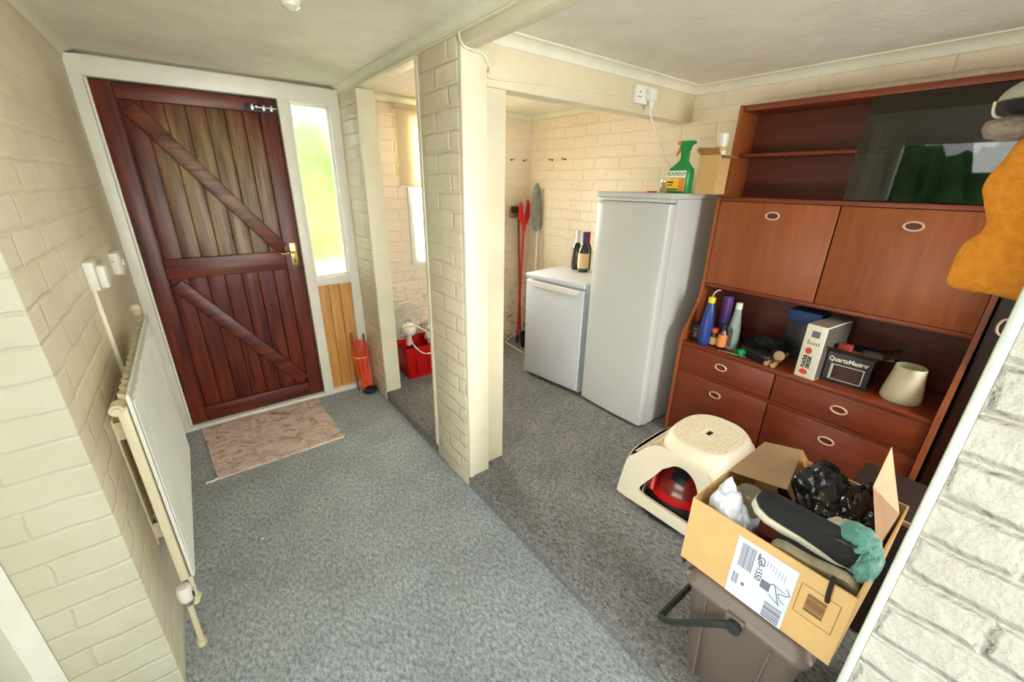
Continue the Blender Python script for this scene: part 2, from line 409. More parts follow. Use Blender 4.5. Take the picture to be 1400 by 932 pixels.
def thing(name, label, cat, loc=(0, 0, 0), rotz=0, group=None, rot=None):
    o = bpy.data.objects.new(name, None); C.objects.link(o); o.empty_display_size = .05
    o.location = loc; o.rotation_euler = rot if rot else (0, 0, rotz)
    o['label'] = label; o['category'] = cat
    if group: o['group'] = group
    return o
def tag(o, label, cat, group=None, kind=None):
    o['label'] = label; o['category'] = cat
    if group: o['group'] = group
    if kind: o['kind'] = kind
    return o
def struct(name, bm, mat, parent=None, smooth=35, label=None):
    o = obj(name, bm, mat, parent, smooth)
    if parent is None: o['kind'] = 'structure'
    if label: o['label'] = label
    return o
def text(name, s, size, mat, parent, loc, rot, bold=0.0, ext=.0003, align='CENTER', xs=1.0):
    cu = bpy.data.curves.new('tmp_text', 'FONT'); cu.body = s; cu.size = size; cu.align_x = align; cu.align_y = 'CENTER'
    cu.extrude = ext; cu.offset = bold
    t = bpy.data.objects.new('tmp_text', cu); C.objects.link(t)
    bpy.context.view_layer.update()
    me = bpy.data.meshes.new_from_object(t.evaluated_get(bpy.context.evaluated_depsgraph_get()))
    bpy.data.objects.remove(t); me.name = name; me.materials.clear(); me.materials.append(mat)
    o = bpy.data.objects.new(name, me); C.objects.link(o); o.parent = parent; o.location = loc; o.rotation_euler = rot; o.scale = (xs, 1, 1)
    return o

# ------------------------------------------------------------------ key sizes
XL, XS, XR, D, HS, HC = -.32, .932, 2.59, 3.13, .08, 2.119
YBACK = -1.7

# ------------------------------------------------------------------ the setting
b = nbm(); box(b, -.70, XS+.02, YBACK, D+.12, -.06, 0); struct('floor', b, M_carpet_blue, label='blue grey carpet of the lower passage')
b = nbm()
r = .03
prof = [(XS, -.05), (XS, HS-r)] + [(XS+r-r*math.cos(a), HS-r+r*math.sin(a)) for a in [PI/2*k/6 for k in range(1, 7)]] + [(XR+.05, HS), (XR+.05, -.05)]
prism(b, [(x, z) for x, z in prof], 'y', YBACK, D+.12)
struct('floor_raised', b, M_carpet_grey, label='grey carpet of the raised floor with its rounded step')
b = nbm(); box(b, -.8, XR+.15, YBACK-.1, D+.15, HC, HC+.08); struct('ceiling', b, M_ceil)
# left wall from the pier corner to the door wall, its end face turned to the viewer
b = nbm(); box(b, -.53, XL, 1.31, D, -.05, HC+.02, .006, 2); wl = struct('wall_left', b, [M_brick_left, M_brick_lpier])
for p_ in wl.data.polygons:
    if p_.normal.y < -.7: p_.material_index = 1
# near left: return, then wall with the wide glazed opening
b = nbm(); box(b, -.70, -.53, 1.31, 1.42, -.05, HC+.02); box(b, -.70, -.58, 1.20, 1.31, -.05, HC+.02)
box(b, -.70, -.58, YBACK, -1.0, -.05, HC+.02); box(b, -.70, -.58, -1.0, 1.20, 2.02, HC+.02); struct('wall_left_near', b, M_paintw)
b = nbm()
for y0, y1 in ((1.13, 1.20), (-1.0, -.93), (.06, .12)): box(b, -.66, -.575, y0, y1, 0, 2.02, .004)
for z0, z1 in ((1.95, 2.02), (0, .06), (.78, .86)): box(b, -.655, -.58, -1.0, 1.2, z0, z1, .004)
dn = struct('door_2', b, M_paintw, label='white framed glazed side door')
b = nbm(); box(b, -.628, -.622, -.93, .06, .86, 1.95); box(b, -.628, -.622, .12, 1.13, .86, 1.95); box(b, -.628, -.622, -.93, .06, .06, .78); box(b, -.628, -.622, .12, 1.13, .06, .78)
obj('glass_pane', b, M_glass, dn, 0)
# rear wall with two added windows, unseen, for extra light
b = nbm(); box(b, -.7, -.25, YBACK-.1, YBACK, -.05, HC+.02); box(b, 1.0, 1.25, YBACK-.1, YBACK, -.05, HC+.02); box(b, 2.25, XR+.1, YBACK-.1, YBACK, -.05, HC+.02)
box(b, 1.25, 2.25, YBACK-.1, YBACK, -.05, .9); box(b, 1.25, 2.25, YBACK-.1, YBACK, 2.02, HC+.02)
box(b, -.25, 1.0, YBACK-.1, YBACK, -.05, .5); box(b, -.25, 1.0, YBACK-.1, YBACK, 2.02, HC+.02); struct('wall_rear', b, M_brick)
b = nbm()
for x0, x1 in ((-.25, -.19), (.94, 1.0), (.35, .40)): box(b, x0, x1, YBACK-.06, YBACK+.01, .5, 2.02, .004)
for z0, z1 in ((.5, .56), (1.96, 2.02)): box(b, -.25, 1.0, YBACK-.06, YBACK+.01, z0, z1, .004)
wn = struct('added_window_3', b, M_paintw)  # unseen window put in to let light come from behind the camera
b = nbm(); box(b, -.19, .35, YBACK-.03, YBACK-.025, .56, 1.96); box(b, .40, .94, YBACK-.03, YBACK-.025, .56, 1.96); obj('glass_pane', b, M_glass, wn, 0)
b = nbm()
for x0, x1 in ((1.25, 1.31), (2.19, 2.25), (1.73, 1.77)): box(b, x0, x1, YBACK-.06, YBACK+.01, .9, 2.02, .004)
for z0, z1 in ((.9, .96), (1.96, 2.02)): box(b, 1.25, 2.25, YBACK-.06, YBACK+.01, z0, z1, .004)
wn = struct('added_window_4', b, M_paintw)  # made-up second opening, there to brighten the raised room
b = nbm(); box(b, 1.31, 1.73, YBACK-.03, YBACK-.025, .96, 1.96); box(b, 1.77, 2.19, YBACK-.03, YBACK-.025, .96, 1.96); obj('glass_pane', b, M_glass, wn, 0)
# right wall
b = nbm(); box(b, XR, XR+.1, YBACK, D+.1, -.05, HC+.02); wr = struct('wall_right', b, M_brick_alcove)
# far wall: door wall above/around, alcove part with window opening
WX0, WX1, WZ0, WZ1 = 1.40, 2.06, .95, 2.0
b = nbm()
box(b, XS, WX0, D, D+.1, -.05, HC+.02); box(b, WX1, XR+.1, D, D+.1, -.05, HC+.02)
box(b, WX0, WX1, D, D+.1, -.05, WZ0); box(b, WX0, WX1, D, D+.1, WZ1, HC+.02)
struct('wall_far', b, M_brick_alcove)
b = nbm(); box(b, -.75, XS, D+.04, D+.1, 2.09, HC+.02); box(b, -.75, -.32, D, D+.1, -.05, HC+.02)
struct('wall_door_side', b, M_paintw)
# nib wall at right foreground with painted timber edge
b = nbm(); box(b, .905, 1.0, YBACK, -.003, -.02, HC+.01, .003); struct('wall_nib', b, M_brick_white, label='white painted brick nib wall at the right edge')
b = nbm(); box(b, .899, 1.006, -.003, .012, -.02, HC+.01, .005); struct('trim_14', b, paint('nib_edge_paint', H3(208, 214, 206), .35, .002, 60), label='pale painted timber on the nib wall end')

# piers
b = nbm(); box(b, XS-.008, 1.03, 2.76, D, 0, HC-.05, .004); struct('pier_far', b, M_brick_pier, label='slim painted brick pier beside the side light')
b = nbm(); box(b, XS-.010, 1.035, 2.725, 2.76, HS, 2.065, .006); struct('trim_1', b, M_paint, label='painted timber on the far pier end')
b = nbm(); box(b, XS-.008, 1.045, 1.575, 1.915, 0, HC-.05, .005)
struct('pier_near', b, M_brick_pier, label='painted brick pier in the middle of the room')
b = nbm(); box(b, XS-.004, 1.047, 1.548, 1.575, HS-.01, 2.035, .005); struct('trim_2', b, M_paint, label='front painted post on the near pier')
b = nbm(); box(b, 1.047, 1.178, 1.60, 1.70, HS-.01, 1.93, .004); struct('trim_3', b, paint('post_paint', H3(232, 226, 196), .4), label='rear painted post carrying the header')
b = nbm(); box(b, XS-.012, XS+.014, 1.905, 1.935, HS, 2.065, .004); struct('trim_4', b, M_paint, label='narrow strip down the far edge of the near pier')
# beam along the step, header over the alcove
b = nbm(); box(b, XS, .998, YBACK, 1.60, 2.032, HC+.005, .003); box(b, XS, .998, 1.58, D, 2.066, HC+.005, .003); struct('beam', b, M_paint, label='painted beam above the step')
b = nbm(); box(b, .99, XR, 1.587, 1.68, 1.925, HC+.005, .003); struct('header', b, paint('header_paint', H3(228, 218, 186), .45), label='painted header over the alcove opening')

def coving(name, p0, p1, n, r=.042):
    """concave quarter moulding running p0-p1 (x,y); n = (nx,ny) pointing into the room"""
    b = nbm(); rings = []
    for q in (p0, p1):
        pts = [(0, 0), (r, 0)] + [(r-r*.8*math.sin(a), -r+r*.8*math.cos(a)+.0*a) for a in [PI/2*k/6 for k in range(7)]] + [(0, -r)]
        pts = [(0, .0), (r, 0), (r, -.006)] + [(r-(r-.006)*math.sin(PI/2*k/6), -.006-(r-.006)*(1-math.cos(PI/2*k/6))) for k in range(1, 7)] + [(.006, -r), (0, -r)]
        rings.append([(q[0]+n[0]*d, q[1]+n[1]*d, HC+z) for d, z in pts])
    loft(b, rings); return struct(name, b, M_coving, smooth=50)
coving('trim_5', (XL, 1.31), (XL, D), (1, 0))
coving('trim_6', (XS, YBACK), (XS, D), (-1, 0), .038)
coving('trim_7', (.998, 1.587), (XR, 1.587), (0, -1), .045)
coving('trim_8', (XR, YBACK), (XR, 1.587), (-1, 0), .045)
coving('trim_9', (XR, 1.68), (XR, D), (-1, 0), .04)
coving('trim_10', (1.03, D), (XR, D), (0, -1), .04)
# thin lip on beam
b = nbm(); box(b, XS-.012, XS, YBACK, D, 2.068, 2.078, .003); struct('trim_11', b, M_paint)

# ---- door wall frame
Y0 = D-.045
b = nbm()
box(b, XL, -.268, Y0, D+.06, 0, 2.10, .004); box(b, XL, XS, Y0-.002, D+.06, 2.012, 2.10, .004)
box(b, .566, .632, Y0, D+.06, 0, 2.05, .005); box(b, .862, XS, Y0, D+.06, 0, 2.05, .004)
box(b, .62, .88, Y0+.002, D+.06, .858, .918, .004); box(b, .56, XS, Y0+.004, D+.06, 0, .036, .003)
box(b, XL, .58, Y0+.004, D+.06, 0, .026, .003); box(b, .62, .88, Y0+.006, D+.06, 2.0, 2.03, .003)
box(b, -.268, -.256, D-.01, D+.06, .02, 2.012, .002)
struct('trim_12', b, M_paintw, label='white painted timber frame round the door and side light')
# boarded side light panel
b = nbm()
for i in range(3):
    x = .632+i*.0767; box(b, x+.001, x+.0757, D-.005, D+.03, .034, .86, .004)
struct('trim_13', b, M_pine, label='varnished pine boards below the side light')
# side light
b = nbm(); W = .012
for x0, x1 in ((.632, .632+W), (.862-W, .862)): box(b, x0, x1, D-.02, D+.03, .918, 2.012, .003)
for z0, z1 in ((.918, .918+W), (2.003-W, 2.003)): box(b, .632, .862, D-.02, D+.03, z0, z1, .003)
sl = struct('window_1', b, M_paintw, label='narrow frosted side light beside the wooden door')
b = nbm(); box(b, .64, .855, D+.008, D+.012, .925, 1.995); obj('glass_pane', b, M_frost, sl, 0)

# ---- the plank door
bx0, bx1 = -.256, .562
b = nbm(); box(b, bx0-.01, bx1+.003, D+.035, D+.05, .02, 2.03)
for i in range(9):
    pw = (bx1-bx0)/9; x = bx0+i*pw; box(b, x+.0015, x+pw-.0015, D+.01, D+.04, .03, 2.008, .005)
door = struct('door_1', b, M_door, label='red brown ledged and braced plank door with olive tan upper boards')
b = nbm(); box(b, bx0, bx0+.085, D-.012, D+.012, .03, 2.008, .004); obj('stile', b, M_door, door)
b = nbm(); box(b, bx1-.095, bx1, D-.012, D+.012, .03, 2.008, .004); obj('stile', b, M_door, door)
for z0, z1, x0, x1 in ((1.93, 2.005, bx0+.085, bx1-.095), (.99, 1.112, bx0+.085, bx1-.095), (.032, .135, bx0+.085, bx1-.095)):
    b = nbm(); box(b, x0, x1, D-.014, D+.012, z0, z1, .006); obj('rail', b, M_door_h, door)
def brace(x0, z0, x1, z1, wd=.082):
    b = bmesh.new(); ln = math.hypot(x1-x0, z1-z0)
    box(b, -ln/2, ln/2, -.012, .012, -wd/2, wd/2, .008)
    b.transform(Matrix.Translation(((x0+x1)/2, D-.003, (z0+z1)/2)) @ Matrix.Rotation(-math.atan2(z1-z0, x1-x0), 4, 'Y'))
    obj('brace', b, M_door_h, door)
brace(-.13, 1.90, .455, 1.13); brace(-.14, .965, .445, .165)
hd = obj('handle', (lambda b: (box(b, .499, .542, D-.020, D-.012, 1.015, 1.165, .003), b)[1])(nbm()), M_brass, door)
b = nbm(); cyl(b, (.52, D-.02, 1.105), (.52, D-.055, 1.105), .009); tube(b, [(.522, D-.055, 1.105), (.49, D-.06, 1.108), (.455, D-.058, 1.10), (.438, D-.056, 1.106)], [.008, .0075, .007, .006], 10, 3)
obj('lever', b, M_brass, hd)
b = nbm(); cyl(b, (.52, D-.0215, 1.05), (.52, D-.0195, 1.05), .006); box(b, .518, .522, D-.0215, D-.0195, 1.035, 1.05); obj('keyhole', b, M_black, hd)
b = nbm(); box(b, .395, .56, D-.02, D-.012, 1.93, 1.972, .002); bo = obj('bolt', b, M_black, door)
b = nbm(); cyl(b, (.42, D-.03, 1.955), (.555, D-.03, 1.955), .007); cyl(b, (.45, D-.03, 1.955), (.45, D-.055, 1.955), .006)
for x in (.43, .49, .53): box(b, x-.008, x+.008, D-.038, D-.018, 1.938, 1.97, .002)
obj('bolt_bar', b, M_steel, bo)
# ---- alcove window
b = nbm()
for x0, x1 in ((WX0-.03, WX0+.02), (WX1-.02, WX1+.03)): box(b, x0, x1, D-.02, D+.06, WZ0-.01, WZ1+.03, .003)
for z0, z1 in ((WZ0-.02, WZ0+.015), (WZ1-.015, WZ1+.03)): box(b, WX0-.02, WX1+.03, D-.018, D+.06, z0, z1, .003)
aw = struct('window_2', b, M_paintw, label='alcove window with net curtain and roller blind')
b = nbm(); box(b, WX0+.02, WX1-.02, D+.04, D+.044, WZ0+.015, WZ1-.015); obj('glass_pane', b, M_glass, aw, 0)
cur = thing('net_curtain', 'white net curtain hanging over the lower half of the alcove window', 'curtain', (WX0, D-.03, 0))
b = nbm(); rows = []
for z in (.955, 1.1, 1.3, 1.56): rows.append([(-.01+i*.0068, .006*math.sin(i*1.15+z)*(1 if z < 1.5 else .6), z) for i in range(100)])
loft(b, rows, False, False, False); obj('fabric', b, M_net, cur, 80)
bl = thing('roller_blind', 'cream roller blind pulled halfway down the alcove window', 'blind', (WX0, D-.05, 0))
b = nbm(); box(b, -.10, .70, -.002, 0, 1.53, 2.06); obj('fabric', b, M_blind, bl, 0)
b = nbm(); cyl(b, (-.11, .005, 2.055), (.71, .005, 2.055), .018); obj('roller', b, M_blind, bl)
b = nbm(); box(b, -.10, .70, -.006, .004, 1.522, 1.535, .002); obj('bottom_bar', b, M_white, bl)

# ---- outdoors
b = nbm(); box(b, -1.2, 2.6, D+1.0, D+1.12, -.1, .80, .01); tag(obj('added_low_wall', b, M_paintw), 'added low white wall that pales the foot of the side light', 'wall')  # added white block, whitens the lower end of the frosted pane
b = nbm(); box(b, -8, 9, -9, 9, -.12, -.08)
tag(obj('garden_ground', b, M_path), 'pale paved ground outside the windows', 'ground')['kind'] = 'structure'
b = nbm()
for i in range(14): blob(b, (.1+i*.16, D+1.7+.2*math.sin(i*2.1), 0.85+.12*math.sin(i*1.3)), (.36, .3, 1.1), .5, 3, 3, i)
tag(obj('hedge', b, M_leaf), 'bright green bushes seen through the frosted side light', 'hedge', kind='stuff')
b = nbm()
for i in range(12): blob(b, (-3.3+.2*math.sin(i*1.7), -1.9+i*.36, 1.0+.2*math.sin(i*1.3)), (.36, .4, 1.2), .5, 3, 3, i+30)
tag(obj('hedge', b, M_leaf_dark), 'green bushes outside the glazed side door', 'hedge', kind='stuff')

# ------------------------------------------------------------------ radiator
rad = thing('radiator', 'white panel radiator on the left wall beside the door', 'radiator', (0, 0, 0))
yn, yf, z0, z1 = 1.42, 2.34, .29, 1.0
b = nbm()
c_ = .03
prism(b, [(yn+.012, z0+c_), (yn+.03, z0), (yf-.03, z0), (yf, z0+c_), (yf, z1), (yn, z1)], 'x', -.238, -.23, .003)
for i in range(38):
    y = yn+.03+i*.0228
    prism(b, [(-.2305, y), (-.227, y+.004), (-.227, y+.012), (-.2305, y+.016)], 'z', z0+.02, z1-.03)
obj('front_panel', b, M_radi, rad)
b = nbm(); pts = []
for i in range(66): pts.append((-.243 if i % 4 in (0, 1) else -.262, yn+.03+i*.0134))
for (x, y), (x2, y2) in zip(pts, pts[1:]): loft(b, [[(x, y, z0+.04), (x2, y2, z0+.04)], [(x, y, z1-.012), (x2, y2, z1-.012)]], False, False, False)
obj('convector_fins', b, M_radpipe, rad, 0)
b = nbm(); box(b, -.266, -.242, yn+.004, yn+.02, z0+.02, z1-.035, .004); obj('end_cover', b, M_radpipe, rad)
b = nbm(); cyl(b, (-.262, yn-.012, z1-.035), (-.262, yn+.03, z1-.035), .016); cyl(b, (-.262, yn-.02, z1-.035), (-.262, yn-.01, z1-.035), .010, .010)
obj('end_cap', b, M_radpipe, rad)
b = nbm(); cyl(b, (-.262, yf-.01, z1-.0), (-.262, yf-.01, z1+.03), .014); blob(b, (-.262, yf-.01, z1+.03), (.018, .018, .018), 0, 1, 2); obj('air_vent', b, M_radpipe, rad)
for y in (1.62, 2.2):
    b = nbm(); box(b, -.318, -.312, y-.03, y+.03, .36, .86, .002)
    for z in (.42, .82): box(b, -.314, -.284, y-.03, y-.024, z-.03, z+.03); box(b, -.314, -.284, y+.024, y+.03, z-.03, z+.03)
    wb = obj('wall_bracket', b, M_radpipe, rad)
    for z in (.40, .79): b = nbm(); box(b, -.3125, -.311, y-.016, y+.012, z, z+.045); obj('bracket_slot', b, M_black, wb)
b = nbm()
lathe(b, [(.016, 0), (.021, .01), (.023, .03), (.021, .05), (.017, .062), (.0, .064)], (-.266, yn+.012, .222), 18, True, False)
va = obj('thermostatic_valve', b, M_white, rad)
b = nbm(); cyl(b, (-.266, yn+.012, .205), (-.266, yn+.012, .224), .015); cyl(b, (-.266, yn+.012, .21), (-.25, yn+.05, .26), .009); obj('valve_collar', b, M_steel, va)
b = nbm(); box(b, -.247, -.243, yn-.004, yn-.001, .238, .262); box(b, -.247, -.243, yn+.010, yn+.013, .238, .262); obj('marking', b, M_black, va)
b = nbm(); cyl(b, (-.270, yn+.012, .002), (-.266, yn+.012, .21), .009); cyl(b, (-.270, yn+.012, .002), (-.270, yn+.012, .03), .014); cyl(b, (-.25, yn+.02, .19), (-.238, yn+.02, .22), .011); cyl(b, (-.244, yn+.02, .21), (-.244, yn+.03, .30), .007); obj('pipe', b, M_radpipe, rad)

# ---- boxes on left wall
sw = thing('junction_box', 'white surface junction box on the left wall above the radiator', 'electrical box', (XL, 2.03, 1.235))
b = nbm(); box(b, 0, .028, -.062, .062, -.05, .05, .006); obj('back_box', b, M_white, sw)
b = nbm(); box(b, .028, .052, -.05, .05, -.045, .035, .008); obj('cover', b, M_white, sw)
sw = thing('light_switch', 'white light switch box nearest the wooden door', 'light switch', (XL, 2.60, 1.19))
b = nbm(); box(b, 0, .030, -.06, .06, -.048, .048, .004); obj('back_box', b, M_white, sw)
b = nbm(); box(b, .030, .036, -.062, .062, -.05, .05, .004); pl = obj('face_plate', b, M_white, sw)
b = nbm(); box(b, .036, .042, -.01, .01, -.014, .014, .002); obj('rocker', b, M_white, pl)
b = nbm(); box(b, XL, XL+.013, 1.985, 2.007, .05, 1.19, .003); tag(obj('cable_trunking', b, M_paint), 'cream cable trunking running down from the junction box', 'cable trunking')
b = nbm(); tube(b, [(XL+.01, 2.08, 1.24), (XL+.02, 2.2, 1.25), (XL+.012, 2.4, 1.22), (XL+.012, 2.55, 1.20)], .004, 6, 6); tag(obj('cable', b, M_white), 'short white cable linking the two boxes on the left wall', 'cable')

# ---- door mat
b = nbm()
q = [(-.215, 3.065), (.50, 3.075), (.515, 2.44), (-.165, 2.43)]
n1, n2 = 28, 24; grid = []
for j in range(n2+1):
    row = []
    for i in range(n1+1):
        s, t = i/n1, j/n2
        x = (q[0][0]*(1-s)+q[1][0]*s)*(1-t)+(q[3][0]*(1-s)+q[2][0]*s)*t; y = (q[0][1]*(1-s)+q[1][1]*s)*(1-t)+(q[3][1]*(1-s)+q[2][1]*s)*t
        x += .006*noise.noise((s*4, t*4, 2)); y += .006*noise.noise((s*4, t*4, 9))
        row.append((x, y, .011+.003*noise.noise((x*8, y*8, 0))))
    grid.append(row)
loft(b, [[(p[0], p[1], .001) for p in grid[0]]]+grid+[[(p[0], p[1], .001) for p in grid[-1]]], False, False, False)
for i in (0, n1): loft(b, [[(r_[i][0], r_[i][1], .001) for r_ in grid], [r_[i] for r_ in grid]], False, False, False)
loft(b, [[(r_[0][0], r_[0][1], .001) for r_ in grid], [(r_[-1][0], r_[-1][1], .001) for r_ in grid]], False, False, False)
rug = tag(obj('door_mat', b, M_mat), 'pink floral pile mat on the blue carpet before the wooden door', 'mat')
b = nbm(); tube(b, [(-.165, 2.435, .008), (-.19, 2.425, .008), (-.205, 2.43, .006), (-.22, 2.425, .006)], .007, 6, 3); obj('corner_tassel', b, M_cap, rug)
b = nbm(); blob(b, (-.03, 1.83, .006), (.009, .006, .005), .4, 3, 2); tag(obj('paper_scrap', b, M_label), 'tiny white scrap lying on the blue carpet', 'scrap')

# ---- orange extension lead
ec = thing('extension_cord', 'orange extension lead in a bundle against the side light corner', 'cord', (.855, 2.98, 0))
b = nbm()
for i in range(9):
    dx = (i-4)*.0108; dy = .012*math.sin(i*2.3); w_ = .012+.006*(i % 3)
    tube(b, [(dx*.6-.01, dy+.09, .40), (dx-.012+w_*.4, dy+.075, .34), (dx*1.2, dy+.05, .20), (dx*.9+.005, dy, .06), (dx*.5, dy-.01, .045), (dx*.6+.008, dy+.01, .09), (dx+.012, dy+.07, .25), (dx*1.1+w_*.5, dy+.085, .37)], .0038, 6, 6, True)
obj('cable', b, M_orange, ec)
b = nbm(); tube(b, [(-.055, .09, .27), (-.02, .045, .275), (.03, .045, .27), (.05, .09, .26)], .004, 6, 4); obj('cable_tie', b, M_cap, ec)
b = nbm(); blob(b, (.01, -.045, .028), (.055, .045, .026), .05, 2, 3); lathe(b, [(.03, 0), (.03, .01)], (.01, -.045, .045)); obj('plug', b, M_black, ec)
st = nbm(); cyl(st, (.805, 3.04, .0), (.815, 3.075, .47), .008); tag(obj('wooden_stick', st, M_broom_wood), 'thin wooden stick leaning behind the orange lead', 'stick')
st = nbm(); cyl(st, (.905, 3.04, .0), (.90, 3.07, .45), .008); tag(obj('wooden_stick', st, M_broom_wood), 'second thin stick, on the pier side of the orange lead', 'stick')

# ------------------------------------------------------------------ alcove: crate and fan
cr = thing('storage_crate', 'red plastic crate on the raised carpet between the piers', 'crate', (1.315, 2.945, HS))
b = nbm(); h = .27
o_ = lambda hx, hy, z: [(x, y, z) for x, y in rrect(hx, hy, .02)]
loft(b, [o_(.16, .115, 0), o_(.185, .14, h), o_(.195, .15, h), o_(.195, .15, h-.02), o_(.185, .14, h-.022)], True, False)
loft(b, [o_(.195, .15, h), o_(.18, .135, h), o_(.156, .111, .006)], False, True)
obj('crate_body', b, M_red, cr)
b = nbm()
for x in (-.1, 0, .1): box(b, x-.004, x+.004, -.143, -.13, .05, .24, .001)
obj('ribs', b, M_red, cr)
fan = thing('desk_fan', 'white desk fan tipped inside the red crate', 'fan', (1.16, 2.87, .56), rot=(math.radians(12), math.radians(-8), math.radians(6)))
b = nbm(); RF = .155
tube(b, [(RF*math.cos(a), 0, RF*math.sin(a)) for a in [2*PI*k/32 for k in range(32)]], .005, 6, 0, True)
for k in range(60):
    a = 2*PI*k/60; tube(b, [(.02*math.cos(a), .05, .02*math.sin(a)), (.11*math.cos(a), .045, .11*math.sin(a)), (RF*math.cos(a), 0, RF*math.sin(a)), (.11*math.cos(a), -.03, .11*math.sin(a)), (.04*math.cos(a), -.045, .04*math.sin(a))], .0019, 4)
obj('cage', b, M_cage, fan)
b = nbm()
for k in range(3):
    a0 = 2*PI*k/3; rows = []
    for s in range(7):
        t = s/6; rr = .02+t*.115; wd = .25+.75*math.sin(PI*min(t*.8+.15, 1))
        rows.append([(rr*math.cos(a0+wd*(u-.5)), .012*(u-.5)*2, rr*math.sin(a0+wd*(u-.5))) for u in (0, .25, .5, .75, 1)])
    loft(b, rows, False, False, False)
obj('blades', b, M_blade, fan)
b = nbm(); blob(b, (-.01, -.075, -.03), (.052, .065, .052), .03, 2, 3); mt_ = obj('motor_housing', b, M_white, fan)
b = nbm(); tube(b, [(-.055, -.08, .0), (-.03, -.10, .015), (.0, -.13, .02), (.03, -.10, .01)], .006, 6, 5); obj('yellowed_band', b, plain('yellowed_plastic', H3(226, 210, 120), .4), mt_)
b = nbm(); cyl(b, (0, -.06, -.05), (.005, -.03, -.2), .018, .022); obj('stem', b, M_white, fan)
b = nbm(); tube(b, [(.03, -.10, 0), (.1, -.15, -.06), (.17, -.18, -.16), (.15, -.185, -.24), (.05, -.18, -.23), (-.02, -.16, -.14), (-.03, -.10, -.05)], .0045, 6, 8); obj('cord', b, M_white, fan)
b = nbm(); blob(b, (1.43, 2.95, .37), (.06, .06, .09), .3, 3, 3, 4); tag(obj('plastic_bag', b, M_bagw), 'crumpled white bag at the right end of the red crate', 'bag')

# ------------------------------------------------------------------ tools in the alcove corner
sh = thing('garden_shovel', 'upturned shovel with a grey steel blade in the alcove corner', 'shovel', (2.50, 2.90, HS))
b = nbm(); rows = []
for z, wd, dp in ((1.08, .03, 0), (1.10, .05, .0), (1.15, .056, .0), (1.25, .058, .012), (1.34, .054, .016), (1.44, .04, .02), (1.49, .010, .022)):
    rows.append([(.03+u*wd, .02+dp+.018*(u*u), z) for u in (-1, -.6, -.2, .2, .6, 1)]+[(.03+u*wd, .025+dp+.018*(u*u), z) for u in (1, .6, .2, -.2, -.6, -1)])
loft(b, rows); obj('blade', b, M_galv, sh)
b = nbm(); cyl(b, (.0, .02, .0), (.03, .03, 1.12), .010); obj('shaft', b, M_white, sh)
rt = thing('garden_tool', 'long red handled tool with a forked red grip leaning in the corner', 'garden tool', (2.37, 2.99, HS))
b = nbm(); tube(b, [(0, 0, .06), (.03, .01, .6), (.06, .02, 1.20)], [.011, .012, .013], 10); obj('pole', b, M_redpole, rt)
b = nbm(); cyl(b, (-.004, 0, 0), (0, 0, .08), .013); obj('foot', b, M_black, rt)
b = nbm()
prism(b, [(.03, 1.13), (.085, 1.13), (.115, 1.20), (.115, 1.31), (.095, 1.35), (.083, 1.25), (.055, 1.22), (.04, 1.25), (.02, 1.34), (.0, 1.30), (.0, 1.20)], 'y', .0, .03, .006)
cyl(b, (.057, .015, 1.08), (.057, .015, 1.2), .018); obj('fork_grip', b, M_redpole, rt)
b = nbm(); cyl(b, (.055, .015, 1.22), (.058, .015, 1.36), .012); obj('silver_tip', b, M_steel, rt)
br = thing('broom', 'upturned broom with a small brown head behind the red tool', 'broom', (2.47, 3.07, HS))
b = nbm(); tube(b, [(0, 0, 0), (-.04, .02, 1.18)], .011, 10); obj('pole', b, M_broom_wood, br)
b = nbm(); box(b, -.14, .02, -.02, .035, 1.19, 1.235, .008); obj('broom_head', b, M_broom_wood, br)
b = nbm()
for i in range(30): x = -.13+.145*(i % 10)/9; y = -.012+.016*(i//10); cyl(b, (x, y, 1.235), (x-.006, y, 1.29), .004, .003, 5)
obj('bristles', b, plain('dark_bristles', H3(70, 58, 48), .8), br)
bk = thing('bucket', 'small black pot on the floor behind the white freezer', 'bucket', (2.37, 2.86, HS))
b = nbm(); lathe(b, [(.045, 0), (.06, .13), (.064, .13), (.064, .14), (.056, .14), (.042, .01)], seg=24); obj('bucket_body', b, M_blackp, bk)
b = nbm(); tube(b, [(2.24, 2.74, HS+.006), (2.25, 2.86, HS+.006), (2.26, 2.98, HS+.006), (2.28, 3.06, HS+.006), (2.36, 3.09, HS+.03), (2.42, 3.08, HS+.05), (2.50, 3.0, HS+.1)], .005, 6, 8); tag(obj('white_cable', b, M_white), 'white cable looped on the grey carpet by the tools', 'cable')
for i, (x, y, wall) in enumerate([(2.365, D, 'y'), (2.505, D, 'y'), (XR, 2.84, 'x'), (XR, 2.68, 'x')]):
    b = nbm(); nv = Vector((0, -1, 0)) if wall == 'y' else Vector((-1, 0, 0)); p0 = Vector((0, 0, 0))
    tube(b, [p0, p0+nv*.035, p0+nv*.045+Vector((0, 0, .012))], .0035, 6, 2)
    cyl(b, p0, p0+nv*.004, .008)
    o = obj('wall_hook', b, M_screws, loc=(x, y, 1.757))
    tag(o, ['dark hook on the alcove far wall, furthest from the corner', 'dark hook on the alcove far wall, next to the corner', 'dark hook on the alcove right wall, next to the corner', 'dark hook on the alcove right wall, nearest the fridge'][i], 'hook', 'hooks on the alcove walls')

